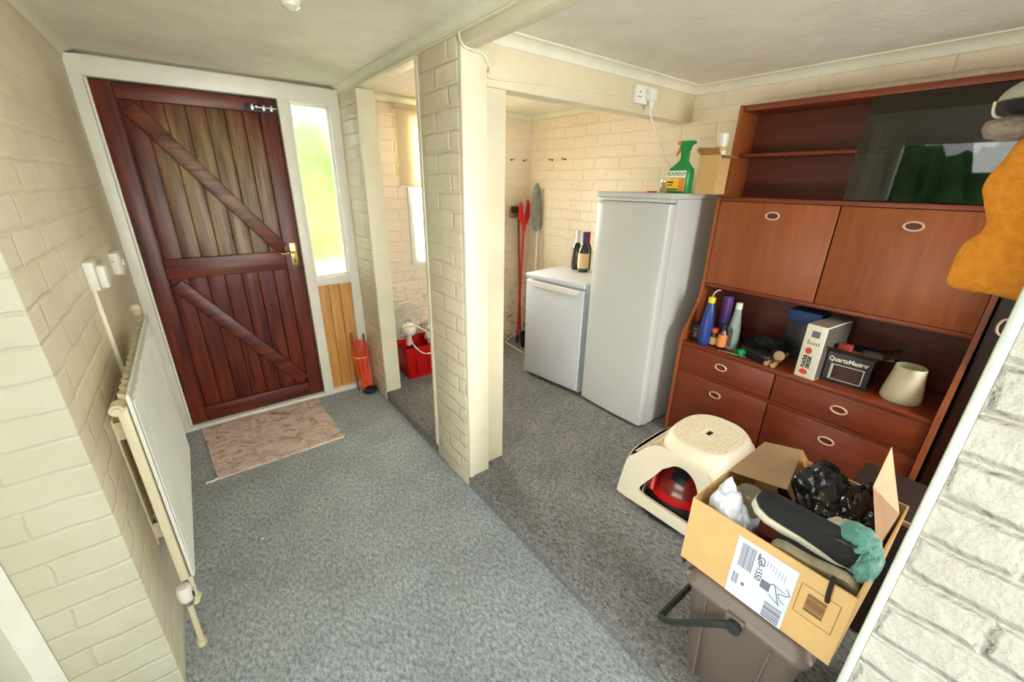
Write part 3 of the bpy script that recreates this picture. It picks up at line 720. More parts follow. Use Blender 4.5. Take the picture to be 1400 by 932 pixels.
# ------------------------------------------------------------------ freezer and fridge
fz = thing('freezer', 'low white under counter freezer left of the tall fridge', 'freezer', (2.045, 1.86, HS), rotz=math.radians(8))
W2, H2, DP = .54, .845, .46     # local: +x depth, +y width
b = nbm(); box(b, .035, DP, .0, W2, .012, H2-.03, .004); obj('cabinet', b, M_whitefr, fz)
b = nbm(); box(b, -.0, .035, .0, W2, .03, H2-.045, .012, 3); dr = obj('door', b, M_whitefr, fz)
b = nbm()
prism(b, [(.02, H2-.046), (W2-.02, H2-.046), (W2-.07, H2-.085), (.07, H2-.085)], 'x', -.014, .004, .003); obj('door_grip', b, M_white, dr)
b = nbm(); box(b, .033, .038, .006, W2-.006, .03, H2-.05); obj('seal', b, M_seal, fz)
b = nbm(); box(b, -.002, DP+.005, -.003, W2+.003, H2-.03, H2+.005, .008, 3); obj('worktop', b, M_whitefr, fz)
for x, y in ((.06, .05), (.06, W2-.05), (DP-.05, .05), (DP-.05, W2-.05)):
    b = nbm(); cyl(b, (x, y, 0), (x, y, .014), .016); obj('foot', b, M_black, fz)
fr = thing('fridge', 'tall white fridge standing between the freezer and the teak unit', 'fridge', (2.05, 1.30, HS))
W1, H1, D1 = .52, 1.445, .50
b = nbm(); box(b, .055, D1, .0, W1, .012, H1-.03, .005); obj('cabinet', b, M_fridge, fr)
b = nbm()
ring = [(0.0 if abs(t-.5) > .49 else -.0, 0) for t in ()]
rr_ = []
for z in (.025, H1-.055):
    pts = [(.05, 0.0)]+[(.05-.05*math.sin(PI/2*k/5)**1, .0+.014*(1-math.cos(PI/2*k/5))) for k in range(1, 6)]
    pts += [(.0-.008*math.sin(PI*k/8), .014+(W1-.028)*k/8) for k in range(1, 8)]
    pts += [(.05-.05*math.sin(PI/2*(5-k)/5), W1-.014*(1-math.cos(PI/2*(5-k)/5))) for k in range(0, 6)]
    rr_.append([(x, y, z) for x, y in pts])
loft(b, rr_); dr = obj('door', b, M_fridge, fr, 40)
b = nbm(); box(b, -.004, D1, -.002, W1+.002, H1-.03, H1, .008, 3); box(b, .0, .05, .004, W1-.004, H1-.05, H1-.03, .004); obj('top_cap', b, M_fridge, fr)
b = nbm(); box(b, -.012, -.003, .03, W1-.03, H1-.058, H1-.052, .002)
prism(b, [(.33, H1-.056), (.50, H1-.056), (.485, H1-.066), (.40, H1-.07), (.35, H1-.066)], 'x', -.016, -.002, .002); obj('door_grip', b, M_handleb, dr)
b = nbm(); box(b, .05, .056, .008, W1-.008, .03, H1-.05); obj('seal', b, M_seal, fr)
for x, y in ((.08, .05), (.08, W1-.05), (D1-.05, .05), (D1-.05, W1-.05)):
    b = nbm(); cyl(b, (x, y, 0), (x, y, .014), .018); obj('foot', b, M_black, fr)

# ---- bottles on the freezer
ZF = HS+H2+.005
def wine(name, label, loc, foil, lab, h=.30, r_=.038, wavy=False):
    t = thing(name, label, 'bottle', loc)
    b = nbm()
    pf = [(r_*.95, 0), (r_, .008), (r_, h*.30), (r_*(.82 if wavy else 1), h*.42), (r_, h*.55), (r_*.75, h*.64), (.016, h*.72), (.0145, h*.93), (.016, h*.935), (.016, h*.95)]
    lathe(b, pf, seg=24); obj('glass', b, M_dgreen, t)
    b = nbm(); lathe(b, [(.019, h*.70), (.0165, h*.80), (.0175, h*.93), (.018, h), (.005, h+.002)], seg=20, cap0=False); obj('foil_cap', b, foil, t)
    if lab:
        b = nbm(); lathe(b, [(r_+.0008, h*.1), (r_+.0008, h*.48)], seg=24, cap0=False, cap1=False); obj('label', b, lab, t)
    return t
wine('wine_bottle', 'dark sparkling wine bottle with silver foil on the freezer', (2.39, 2.285, ZF), M_foil, None, .30, .038, True)
wine('spirit_bottle', 'bottle with blue cap and peach label on the freezer beside the fridge', (2.36, 2.18, ZF), M_bluefoil, M_creamlabel, .30, .042)
wine('wine_bottle', 'red topped bottle half hidden behind the two front bottles', (2.46, 2.24, ZF), M_redfoil, None, .29, .036)

# ------------------------------------------------------------------ on top of the fridge
ZT = HS+H1
sb = thing('spray_bottle', 'green weedkiller spray bottle with orange trigger on the tall fridge', 'spray bottle', (2.20, 1.365, ZT))
b = nbm(); def_r = [(.036, .062, 0), (.04, .066, .01), (.04, .067, .10), (.037, .063, .125), (.026, .042, .145), (.018, .024, .165), (.016, .020, .19)]
loft(b, [[(x, y+(.0 if z < .13 else -.012*(z-.13)/.06), z) for x, y in rrect(hx, hy, min(hx, hy)*.7, 5)] for hx, hy, z in def_r]); obj('bottle_body', b, M_greenb, sb)
b = nbm(); prism(b, [(-.03, .17), (.008, .17), (.012, .20), (.022, .235), (.022, .262), (-.055, .262), (-.062, .25), (-.038, .24), (-.03, .21)], 'x', -.014, .014, .004); obj('spray_head', b, M_greenb, sb)
b = nbm(); box(b, -.012, .012, .02, .042, .245, .262, .003); prism(b, [(.016, .245), (.026, .245), (.046, .195), (.038, .19), (.018, .225)], 'x', -.006, .006, .002); obj('trigger', b, M_trig, sb)
b = nbm(); box(b, -.0425, -.040, -.055, .055, .012, .078, .001); lb = obj('label', b, M_yellow, sb)
b = nbm(); box(b, -.0425, -.040, -.055, .055, .080, .115, .001); lb2 = obj('label', b, M_white, sb)
b = nbm(); box(b, -.0432, -.0424, -.055, -.02, .012, .076); obj('orange_picture', b, M_yorange, lb)
RX = (PI/2, 0, -PI/2)
text('lettering', 'ROUNDUP', .024, M_greenb, lb2, (-.0428, 0, .098), RX, .0006, xs=.9)
b = nbm(); box(b, -.0432, -.0424, .012, .05, .052, .060); box(b, -.0432, -.0424, .018, .05, .040, .045); obj('small_print', b, M_inkd, lb)
b = nbm(); box(b, -.0432, -.0424, -.02, .05, .016, .024); obj('text_bar', b, M_greenb, lb)
cb_ = thing('cardboard_box', 'small open brown cardboard box on the fridge beside the green bottle', 'box', (2.27, 1.225, ZT))
b = nbm(); hx, hy, hh = .05, .055, .19
for s in (-1, 1): box(b, s*hx-.002, s*hx+.002, -hy, hy, 0, hh); box(b, -hx, hx, s*hy-.002, s*hy+.002, 0, hh)
box(b, -hx, hx, -hy, hy, 0, .004); obj('carton', b, M_card, cb_)
b = nbm(); add_geo(b, [(-hx, -hy, hh), (-hx, hy, hh), (-hx-.04, hy, hh+.035), (-hx-.04, -hy, hh+.03)], [(0, 1, 2, 3)])
add_geo(b, [(-hx, -hy, hh), (hx, -hy, hh), (hx, -hy-.05, hh-.01), (-hx, -hy-.045, hh-.02)], [(0, 1, 2, 3)])
add_geo(b, [(-hx, hy, hh), (hx, hy, hh), (hx, hy+.03, hh+.03), (-hx, hy+.03, hh+.03)], [(0, 1, 2, 3)]); bmesh.ops.solidify(b, geom=b.faces[:], thickness=.002); obj('flaps', b, M_card_in, cb_, 0)
rl = thing('paper_roll', 'pale paper roll standing up out of the small brown box', 'roll', (2.275, 1.205, ZT+.006))
b = nbm(); lathe(b, [(.027, 0), (.027, .285), (.025, .287), (.008, .287), (.008, .27)], seg=24); obj('roll_body', b, M_cap, rl)
b = nbm(); lathe(b, [(.0275, .205), (.0275, .225)], seg=24, cap0=False, cap1=False); obj('yellow_band', b, plain('ochre_band', H3(206, 180, 96), .5), rl)
jr = thing('glass_jar', 'small metal lidded glass jar left of the green spray bottle', 'jar', (2.22, 1.468, ZT))
b = nbm(); lathe(b, [(.024, 0), (.025, .004), (.025, .058)], seg=20); obj('jar_body', b, M_jar, jr)
b = nbm(); lathe(b, [(.026, .056), (.026, .07), (.0, .071)], seg=20, cap1=False); obj('lid', b, M_foil, jr)
b = nbm(); box(b, 2.17, 2.185, 1.49, 1.55, ZT, ZT+.008, .003); tag(obj('red_clip', b, M_red), 'small red plastic clip lying on top of the tall fridge', 'clip')

# ---- double socket on the header with plug and cable
so = thing('wall_socket', 'white double socket on the painted header', 'socket', (2.06, 1.587, 2.010))
b = nbm(); box(b, -.073, .073, -.028, 0, -.043, .043, .005); obj('face_plate', b, M_white, so)
b = nbm()
for dx, dz in ((-.04, .01), (-.05, -.012), (-.03, -.012)): box(b, dx-.004, dx+.004, -.0288, -.0278, dz-.003, dz+.003)
obj('socket_hole', b, M_black, so)
pg = thing('plug', 'white plug pushed into the right half of the socket', 'plug', (2.095, 1.545, 2.012))
b = nbm(); box(b, -.026, .026, -.024, .014, -.028, .028, .008, 3); box(b, -.012, .012, -.018, .004, -.066, -.026, .006); obj('plug_body', b, M_white, pg)
b = nbm(); tube(b, [(0, -.008, -.06), (.02, .0, -.10), (.12, .0, -.21), (.22, .0, -.31), (.27, -.01, -.37), (.28, -.02, -.478)], .0038, 6, 8); obj('cord', b, M_white, pg)
# ---- cable tucked round the near post top
b = nbm(); tube(b, [(XS-.006, 1.55, 2.085), (XS-.008, 1.546, 2.055), (XS+.005, 1.54, 2.03), (XS+.05, 1.54, 2.022), (1.0, 1.541, 2.024), (1.03, 1.542, 2.015), (1.05, 1.545, 1.985), (1.075, 1.58, 1.975), (1.10, 1.583, 1.955), (1.4, 1.583, 1.972), (1.75, 1.583, 1.985), (1.99, 1.583, 2.0)], .0045, 6, 8)
tag(obj('cable', b, M_paint), 'painted cable winding over the near post and along the header', 'cable')

# ------------------------------------------------------------------ teak wall unit
cy0, cy1 = .075, 1.20
XB = 2.57
wu = thing('wall_unit', 'tall teak wall unit with cupboards and drawers against the right wall', 'wall unit', (0, 0, 0))
side = [(2.185, HS), (2.185, .735), (2.20, .765), (2.24, .82), (2.29, .90), (2.315, .97), (2.322, 1.03), (2.322, 1.50), (2.35, 1.53), (2.375, 1.56), (2.38, 1.60), (2.38, 1.955), (XB, 1.955), (XB, HS)]
for y in (cy0, cy1-.018):
    b = nbm(); prism(b, side, 'y', y, y+.018, .001); obj('side_panel', b, M_teak, wu)
yi0, yi1 = cy0+.018, cy1-.018
b = nbm(); box(b, XB-.008, XB, yi0, yi1, HS, 1.95); obj('back_panel', b, M_teak_dark, wu)
b = nbm(); box(b, 2.19, XB-.008, yi0, yi1, .686, .708, .003); obj('worktop', b, M_teak_h, wu)
b = nbm(); box(b, 2.325, XB-.008, yi0, yi1, 1.022, 1.042, .003); obj('cupboard_floor', b, M_teak_h, wu)
b = nbm(); box(b, 2.325, XB-.008, yi0, yi1, 1.492, 1.512, .003); obj('display_floor', b, M_teak_h, wu)
b = nbm(); box(b, 2.385, XB-.008, yi0, yi1, 1.925, 1.953, .003); obj('top_panel', b, M_teak_h, wu)
b = nbm(); box(b, 2.43, XB-.008, yi0, yi1, 1.712, 1.728, .003); obj('shelf', b, M_teak_h, wu)
b = nbm(); box(b, 2.2, XB-.01, yi0, yi1, .524, .538); box(b, 2.2, XB-.01, yi0, yi1, HS, HS+.05); obj('divider_rail', b, M_teak_h, wu)
def ringh(parent, x, y, z, ry=.030, rz=.017):
    b = nbm(); tube(b, [(x, y+ry*math.cos(a), z+rz*math.sin(a)) for a in [2*PI*k/28 for k in range(28)]], .0042, 8, 0, True); o = obj('ring_handle', b, M_ring, parent)
    return o
ym = .668
def front(name, y0, y1, z0, z1, x, hy, hz, mat):
    b = nbm(); box(b, x, x+.018, y0, y1, z0, z1, .002); o = obj(name, b, mat, wu); ringh(o, x-.003, hy, hz)
    bb = nbm(); lathe(bb, [(.026, 0)], seg=4) if 0 else None
    bb.free()
    b = nbm(); rings = [[(x-.0008, hy+.027*math.cos(2*PI*k/24), hz+.014*math.sin(2*PI*k/24)) for k in range(24)], [(x-.0003, hy+.027*math.cos(2*PI*k/24), hz+.014*math.sin(2*PI*k/24)) for k in range(24)]]
    loft(b, rings); obj('finger_recess', b, M_teak_dark, o)
front('drawer', ym+.003, yi1-.002, .542, .684, 2.194, .935, .622, M_teak_h)
front('drawer', yi0+.002, ym-.003, .542, .684, 2.194, .385, .616, M_teak_h)
front('door', ym+.003, yi1-.002, HS+.052, .522, 2.194, .935, .450, M_teak_h)
front('door', yi0+.002, ym-.003, HS+.052, .522, 2.194, .392, .445, M_teak_h)
front('cupboard_door', .637, yi1-.002, 1.044, 1.490, 2.326, .905, 1.43, M_teak)
front('cupboard_door', yi0+.002, .631, 1.044, 1.490, 2.326, .375, 1.425, M_teak)
b = nbm(); box(b, 2.392, 2.396, yi0, .655, 1.516, 1.922); obj('sliding_glass', b, M_glass_cab, wu, 0)

# neighbouring dark wardrobe
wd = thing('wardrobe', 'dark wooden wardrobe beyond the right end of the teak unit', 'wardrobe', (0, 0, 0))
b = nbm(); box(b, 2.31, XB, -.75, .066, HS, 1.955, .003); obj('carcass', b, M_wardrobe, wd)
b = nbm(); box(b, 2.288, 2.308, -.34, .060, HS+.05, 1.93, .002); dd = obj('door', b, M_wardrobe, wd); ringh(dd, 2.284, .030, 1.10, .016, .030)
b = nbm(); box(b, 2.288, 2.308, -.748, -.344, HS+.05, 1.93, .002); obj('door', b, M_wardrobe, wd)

# ------------------------------------------------------------------ things in the open niche
ZW = .708
def bottle(name, label, loc, prof, mat, capmat=None, capprof=None, lab=None, labprof=None, sx=1, sy=1, cat='bottle', rot=0):
    t = thing(name, label, cat, loc, rot)
    b = nbm(); lathe(b, prof, seg=20, sx=sx, sy=sy); obj('bottle_body', b, mat, t, 50)
    if capprof: b = nbm(); lathe(b, capprof, seg=16); obj('cap', b, capmat, t)
    if labprof: b = nbm(); lathe(b, labprof, seg=20, cap0=False, cap1=False, sx=sx, sy=sy); obj('label', b, lab, t)
    return t
bt = thing('carton', 'small black carton with pale marks at the left end of the worktop', 'carton', (2.285, 1.145, ZW))
b = nbm(); box(b, -.03, .03, -.03, .03, 0, .10, .003); obj('carton', b, M_blackp, bt)
b = nbm()
for a, c in (((-.018, .02), (.018, .055)), ((-.018, .055), (.018, .02)), ((-.02, .07), (.02, .07)), ((0, .015), (0, .06))): tube(b, [(-.0312, a[0], a[1]), (-.0312, c[0], c[1])], .0014, 4)
obj('pale_mark', b, M_tape, bt)
t = bottle('cleaner_bottle', 'tall blue bottle with a yellow collar on the worktop', (2.25, 1.085, ZW), [(.034, 0), (.036, .008), (.036, .11), (.027, .19), (.018, .245), (.016, .25)], M_blue, plain('yellow_plastic', H3(232, 218, 50), .4), [(.018, .245), (.019, .275), (.006, .28)])
b = nbm(); tube(b, [(0, 0, .275), (0, -.006, .30), (.004, -.02, .318), (.01, -.035, .322)], .0035, 6, 4); obj('spout', b, M_handleb, t)
bottle('brown_jar', 'small brown jar with an orange lid beside the blue bottle', (2.255, 1.035, ZW), [(.018, 0), (.020, .005), (.020, .07), (.013, .085)], M_amber, plain('orange_lid', H3(206, 92, 36), .4), [(.019, .082), (.019, .105), (.003, .108)], M_card, [(.0206, .012), (.0206, .055)])
bottle('brown_bottle', 'brown bottle with an orange label on the worktop', (2.25, .985, ZW), [(.022, 0), (.0235, .005), (.0235, .085), (.012, .105), (.011, .12)], M_amber, M_blackp, [(.013, .115), (.013, .145), (.003, .147)], plain('orange_paper', H3(230, 140, 78), .6), [(.0242, .015), (.0242, .085)])
bottle('purple_bottle', 'tall purple bottle standing behind the small brown bottles', (2.36, 1.045, ZW), [(.025, 0), (.028, .01), (.03, .22), (.028, .275), (.015, .28)], M_purple, sx=.7, sy=1.0)
t = bottle('grey_bottle', 'grey green bottle with an off white cap on the worktop', (2.30, .955, ZW), [(.030, 0), (.033, .01), (.033, .11), (.022, .18), (.016, .235)], M_greyb, M_cap, [(.017, .232), (.016, .265), (.004, .268)])
b = nbm(); prism(b, [(y, z) for y, z in [(-.012, .02), (.014, .02), (.016, .09), (.006, .13), (-.010, .12)]], 'x', -.0345, -.029, .001); obj('label', b, M_sand, t)

# dark shoe-cleaning heap: shoes and brush, torch, green tube, knife
sh1 = thing('black_shoe', 'black shoe lying at the back of the worktop heap', 'shoe', (2.43, .84, ZW))
def shoe(t, L_, Wd, mu, ms, hgt=.085):
    secs = [(-.5, .30, .55), (-.46, .70, .80), (-.35, .86, .96), (-.2, .80, 1.0), (-.02, .80, .86), (.15, .93, .66), (.3, 1.0, .50), (.42, .80, .42), (.49, .38, .28), (.5, .15, .2)]
    b = nbm(); rings = []
    for s, wf, hf in secs:
        ring = []
        for k in range(16):
            a = 2*PI*k/16; yy = math.cos(a)*Wd/2*wf; zz = .02+max(0, math.sin(a))**.8*(hgt-.02)*hf if math.sin(a) > 0 else .018
            ring.append((s*L_, yy, zz))
        rings.append(ring)
    loft(b, rings); up = obj('upper', b, mu, t, 60)
    b = nbm(); rings = []
    for z, k_ in ((-.006, 1.0), (-.002, 1.07), (.014, 1.12), (.020, 1.06)):
        left = [(s*L_*1.02, Wd/2*wf*k_, z+.012*max(0, s*2-.5)**2) for s, wf, hf in secs]; right = [(s*L_*1.02, -Wd/2*wf*k_, z+.012*max(0, s*2-.5)**2) for s, wf, hf in reversed(secs)]
        rings.append(left+right)
    loft(b, rings); obj('sole', b, ms, t, 50)
    b = nbm(); rings = []
    for z, k_ in ((hgt*.93, .72), (hgt*1.0, .66), (hgt*.96, .52)):
        rings.append([(-.27*L_+.17*L_*math.cos(2*PI*k/20)*k_*1.3, Wd/2*math.sin(2*PI*k/20)*k_, z-.02*max(0, math.cos(2*PI*k/20))) for k in range(20)])
    loft(b, rings, False, True); obj('collar', b, M_black, up)
    return t
shoe(sh1, .24, .085, M_shoe, M_blackp); sh1.rotation_euler = (0, 0, math.radians(75))
bs = thing('shoe_brush', 'black brush at the front of the worktop heap', 'brush', (2.255, .80, ZW), math.radians(70))
b = nbm(); loft(b, [[(x, y, z) for x, y in rrect(hx, hy, hy*.8, 4)] for hx, hy, z in ((.085, .022, .03), (.09, .028, .036), (.088, .026, .05), (.07, .016, .056))]); obj('brush_back', b, M_blackp, bs)
b = nbm()
for i in range(17):
    for j in range(4): x = -.075+i*.0094; y = -.018+j*.012; cyl(b, (x, y, .032), (x*1.03, y*1.15, 0), .0045, .004, 5)
obj('bristles', b, M_black, bs)
gt = thing('plastic_tube', 'short open green plastic tube on the worktop edge', 'tube', (2.235, .868, ZW+.02), 0)
b = nbm(); pts = []
for r_ in (.019, .0165): pts.append(r_)
loft(b, [[(x, r_*math.cos(2*PI*k/20), r_*math.sin(2*PI*k/20)) for k in range(20)] for x, r_ in ((-.028, .019), (.07, .016), (.07, .013), (-.028, .0165), (-.028, .019))], False, False); gto = obj('tube_wall', b, M_greentube, gt); gt.rotation_euler = (0, 0, math.radians(-25))
tc = thing('torch', 'grey black torch with a pale lens tilted on the worktop heap', 'torch', (2.33, .735, ZW+.032))
b = nbm(); loft(b, [[(x, r_*math.cos(2*PI*k/20), r_*math.sin(2*PI*k/20)) for k in range(20)] for x, r_ in ((-.06, .028), (-.03, .028), (-.01, .018), (.09, .016))]); obj('barrel', b, plain('grey_barrel', H3(70, 70, 66), .5), tc)
b = nbm(); loft(b, [[(x, .0255*math.cos(2*PI*k/20), .0255*math.sin(2*PI*k/20)) for k in range(20)] for x in (-.0625, -.060)]); obj('lens', b, M_creamlabel, tc)
tc.rotation_euler = (0, math.radians(12), math.radians(35))
kn = nbm(); box(kn, -.004, .004, -.07, .07, 0, .003, .001); o = obj('steel_rule', kn, M_steel, loc=(2.215, .905, ZW+.004), rotz=.2); tag(o, 'thin steel strip lying at the front edge of the heap', 'strip')
b = nbm(); blob(b, (2.50, 1.04, ZW+.05), (.04, .05, .045), .3, 3, 3, 8); tag(obj('dark_cloth', b, M_shoe), 'black cloth bundled at the back behind the grey bottle', 'cloth')
b = nbm(); blob(b, (2.375, .80, ZW+.055), (.05, .07, .048), .4, 2.6, 4, 18); tag(obj('dark_glove', b, M_shoe), 'black glove on the heap between shoe and brush', 'glove')
for i, y in enumerate((.725, .695)):
    b = nbm(); cyl(b, (0, 0, 0), (.26, .02, 0), .0125, .0125, 16); o = obj('wooden_dowel', b, M_tape, loc=(2.205, y, ZW+.0135))
    tag(o, ['beige rod beside the brush on the worktop', 'beige rod nearest the white tool box on the worktop'][i], 'rod', 'beige rods on the worktop')
bxx = thing('blue_lidded_box', 'dark box with a blue lid at the back behind the white tool carton', 'box', (2.48, .68, ZW))
b = nbm(); box(b, -.05, .05, -.07, .07, 0, .20, .003); obj('box_body', b, M_blackp, bxx)
b = nbm(); box(b, -.054, .054, -.074, .074, .20, .262, .004); obj('lid', b, M_bluebox, bxx)
bd = thing('tool_box_carton', 'tall white power tool carton with red marks on the worktop', 'carton', (2.205, .515, ZW), math.radians(-6))
b = nbm(); box(b, 0, .25, 0, .085, 0, .262, .001); bdc = obj('carton', b, plain('white_card', H3(236, 232, 214), .5), bd)
b = nbm(); box(b, .006, .249, -.0008, .0005, .004, .258); obj('side_print', b, M_sand, bd)
b = nbm(); box(b, .006, .249, .004, .081, .261, .2628); obj('top_print', b, plain('grey_card_print', H3(150, 140, 120), .6), bd)
RXd = (PI/2, -PI/2, -PI/2)
Mw = Matrix.Rotation(-PI/2, 4, 'Z') @ Matrix.Rotation(PI/2, 4, 'X')
def wtext(name, s, size, mat, parent, loc, up=True, bold=.0006, xs=1.0):
    """text on a face turned to -x; up=True turns it to read upwards"""
    m_ = Mw @ Matrix.Rotation(PI/2 if up else 0, 4, 'Z')
    o = text(name, s, size, mat, parent, loc, m_.to_euler(), bold, .0003, xs=xs); return o
wtext('lettering', 'BLACK&', .021, M_inkd, bdc, (-.0006, .058, .082), True, .0012, .8); wtext('lettering', 'DECKER', .021, M_inkd, bdc, (-.0006, .038, .082), True, .0012, .8)
def disc(parent, name, x, y, z, ry, rz, mat):
    b = nbm(); loft(b, [[(x+dx, y+ry*math.cos(2*PI*k/24), z+rz*math.sin(2*PI*k/24)) for k in range(24)] for dx in (-.0006, .0)]); return obj(name, b, mat, parent)
M_redmark = plain('red_print', H3(232, 70, 50), .5)
disc(bdc, 'red_mark', -.0005, .052, .137, .014, .016, M_redmark); disc(bdc, 'red_mark', -.0005, .050, .030, .018, .013, M_redmark)
b = nbm(); box(b, -.0006, 0, .024, .058, .205, .236); obj('barcode', b, M_ink, bdc)
b = nbm()
for i, hgt in enumerate((.022, .012, .010, .014, .012, .016)): box(b, -.0006, 0, .062-i*.009, .065-i*.009, .168, .168+hgt)
obj('tool_icons', b, M_inkd, bdc)

qb = thing('lamp_carton', 'black printed lamp carton with open flaps beside the jug', 'carton', (2.275, .335, ZW), math.radians(4))
b = nbm(); wq, hq, dq = .165, .145, .20
for y in (0, wq): box(b, 0, dq, y-.001, y+.001, 0, hq)
for x in (0, dq): box(b, x-.001, x+.001, 0, wq, 0, hq)
box(b, 0, dq, 0, wq, 0, .003); qc = obj('carton', b, M_blackp, qb)
b = nbm(); add_geo(b, [(0, 0, hq), (0, wq, hq), (-.03, wq+.015, hq+.03), (-.03, -.01, hq+.025)], [(0, 1, 2, 3)])
add_geo(b, [(0, 0, hq), (dq, 0, hq), (dq-.02, -.065, hq+.035), (.03, -.07, hq+.03)], [(0, 1, 2, 3)])
add_geo(b, [(0, wq, hq), (dq, wq, hq), (dq, wq+.03, hq+.05), (0, wq+.025, hq+.05)], [(0, 1, 2, 3)])
bmesh.ops.solidify(b, geom=b.faces[:], thickness=.0015); obj('flaps', b, plain('brown_flap', H3(96, 78, 56), .7), qb, 0)
b = nbm(); box(b, .01, .12, .035, .12, hq-.03, hq-.005, .004); obj('inner_card', b, M_tape, qb)
wtext('lettering', 'QuartzMaster', .029, plain('cream_print', H3(236, 226, 200), .5), qc, (-.0018, wq/2+.004, hq-.03), False, .0009, .88)
b = nbm(); y0, y1, z0_, z1_ = .02, .145, .016, .092; t_ = .004
box(b, -.0018, -.001, y0, y1, z0_, z0_+t_); box(b, -.0018, -.001, y0, y1, z1_-t_, z1_); box(b, -.0018, -.001, y0, y0+t_, z0_, z1_); box(b, -.0018, -.001, y1-t_*2.5, y1, z0_, z1_); obj('frame_print', b, M_capw, qc)
b = nbm(); box(b, -.0015, -.001, y0+t_, y1-t_*2.5, z0_+t_, z1_-t_); obj('panel_print', b, plain('dark_brown_print', H3(44, 26, 22), .5), qc)
b = nbm()
for i in range(6): box(b, -.0020, -.0014, y0+.012, y1-.02-.008*(i % 3), z0_+.012+i*.0095, z0_+.0145+i*.0095)
obj('small_print', b, plain('faded_red_print', H3(110, 62, 54), .6), qc)
rb = nbm(); box(rb, -.02, .02, -.025, .025, 0, .03, .004); tag(obj('red_packet', rb, plain('faded_red_plastic', H3(176, 70, 62), .5), loc=(2.33, .46, ZW+.146)), 'small red packet on the flaps of the lamp carton', 'packet')
rb = nbm(); box(rb, -.05, .05, -.055, .055, 0, .003, .001); tag(obj('sandpaper_sheet', rb, M_sand, loc=(2.36, .345, ZW+.150), rotz=.2), 'grey sandpaper sheet resting on the lamp carton', 'sandpaper')

jg = thing('jug', 'cream ceramic jug with a pouring lip at the right of the worktop', 'jug', (2.315, .222, ZW))
b = nbm(); S = 36
def jr_(r_, z, lip=0):
    out = []
    for k in range(S):
        a = 2*PI*k/S; d = math.atan2(math.sin(a-PI*1.13), math.cos(a-PI*1.13)); l_ = lip*math.exp(-(d/.28)**2)
        out.append(((r_+l_)*math.cos(a), (r_+l_)*math.sin(a), z+l_*.35))
    return out
loft(b, [jr_(.066, 0), jr_(.07, .006), jr_(.069, .03), jr_(.06, .09), jr_(.054, .13, .004), jr_(.052, .152, .014), jr_(.0505, .155, .014)], True, False)
obj('jug_body', b, M_cream, jg, 50)
b = nbm(); loft(b, [jr_(.0505, .155, .014), jr_(.048, .150, .013), jr_(.051, .10), jr_(.06, .03), jr_(.058, .01)], False, True); obj('jug_inside', b, M_jugin, jg, 50)

# ------------------------------------------------------------------ step stool over the red vacuum
vc = thing('domed_machine', 'red and black domed machine nested under the cream stool', 'machine', (1.715, .775, HS))
b = nbm(); lathe(b, [(.235, 0), (.25, .006), (.25, .014), (.205, .019), (.18, .07)], seg=48, sy=.96); obj('base', b, M_black, vc)
b = nbm(); lathe(b, [(.178, .068), (.190, .08), (.186, .105), (.17, .118)], seg=48, sy=.9); obj('red_rim', b, M_red, vc)
b = nbm(); lathe(b, [(.172, .115), (.165, .14), (.14, .18), (.10, .215), (.0, .23)], seg=48, sy=.9, cap1=False); obj('dome', b, M_dkred, vc)
b = nbm(); tube(b, [(-.178, .075, .10), (-.15, .085, .17), (-.10, .085, .235), (-.02, .08, .262), (.06, .06, .24)], .017, 8, 5); obj('carry_handle', b, M_red, vc)
b = nbm(); box(b, -.035, .035, -.035, .035, 0, .008, .004); b.transform(Matrix.Translation((-.115, -.02, .20)) @ Matrix.Rotation(math.radians(-38), 4, 'Y')); obj('control_panel', b, M_blackp, vc)

stl = thing('step_stool', 'cream plastic two step stool in front of the teak drawers', 'stool', (1.74, .735, HS+.02), math.radians(2))
ZS, ZSt = .385, .205
def seatring(hx, y0, y1, z, p=2.5, n=48):
    cyy, hy = (y0+y1)/2, (y1-y0)/2; out = []
    for k in range(n):
        a = 2*PI*k/n; c, s_ = math.cos(a), math.sin(a)
        out.append((hx*abs(c)**(2/p)*(1 if c >= 0 else -1), cyy+hy*abs(s_)**(2/p)*(1 if s_ >= 0 else -1), z))
    return out
def shellx(z): return .264-.161*z
b = nbm()
loft(b, [seatring(.190, -.158, .144, ZS-.012), seatring(.182, -.151, .137, ZS-.003), seatring(.172, -.142, .128, ZS), seatring(.164, -.134, .120, ZS-.003), seatring(.01, -.01, .01, ZS-.003)], False, True)
obj('seat_top', b, M_stool, stl, 60)
b = nbm()
for i in range(-11, 12):
    for j in range(-9, 10):
        x, y = i*.0145, -.007+j*.0145
        if (abs(x)/.160)**2.5+(abs(y+.007)/.123)**2.5 < .95 and not (abs(x) < .03 and abs(y+.007) < .022):
            prism(b, [(x-.0055, ZS-.0035), (x+.0055, ZS-.0035), (x+.0035, ZS+.0015), (x-.0035, ZS+.0015)], 'y', y-.0055, y+.0055)
tag_st = obj('grip_studs', b, M_stool, stl, 0); tag_st['kind'] = 'stuff'
b = nbm(); box(b, -.020, .020, -.017, .003, ZS-.008, ZS-.0012, .002); obj('finger_hole', b, M_black, stl)
outer = [(-.185, 0), (-.10, 0), (0, 0), (.12, 0), (.262, 0), (.275, .02), (.270, .10), (.262, .17), (.250, ZSt+.004), (.215, .245), (.175, .295), (.125, ZS-.055), (.06, ZS-.05), (-.02, ZS-.05), (-.09, ZS-.055), (-.140, ZS-.10), (-.158, .22), (-.172, .10)]
inner = [(-.120, .060), (-.07, .058), (0, .058), (.07, .058), (.145, .062), (.165, .072), (.158, .095), (.138, .13), (.115, .165), (.095, .20), (.075, .235), (.05, .258), (.025, .280), (-.01, .288), (-.045, .280), (-.080, .252), (-.105, .20), (-.118, .12)]
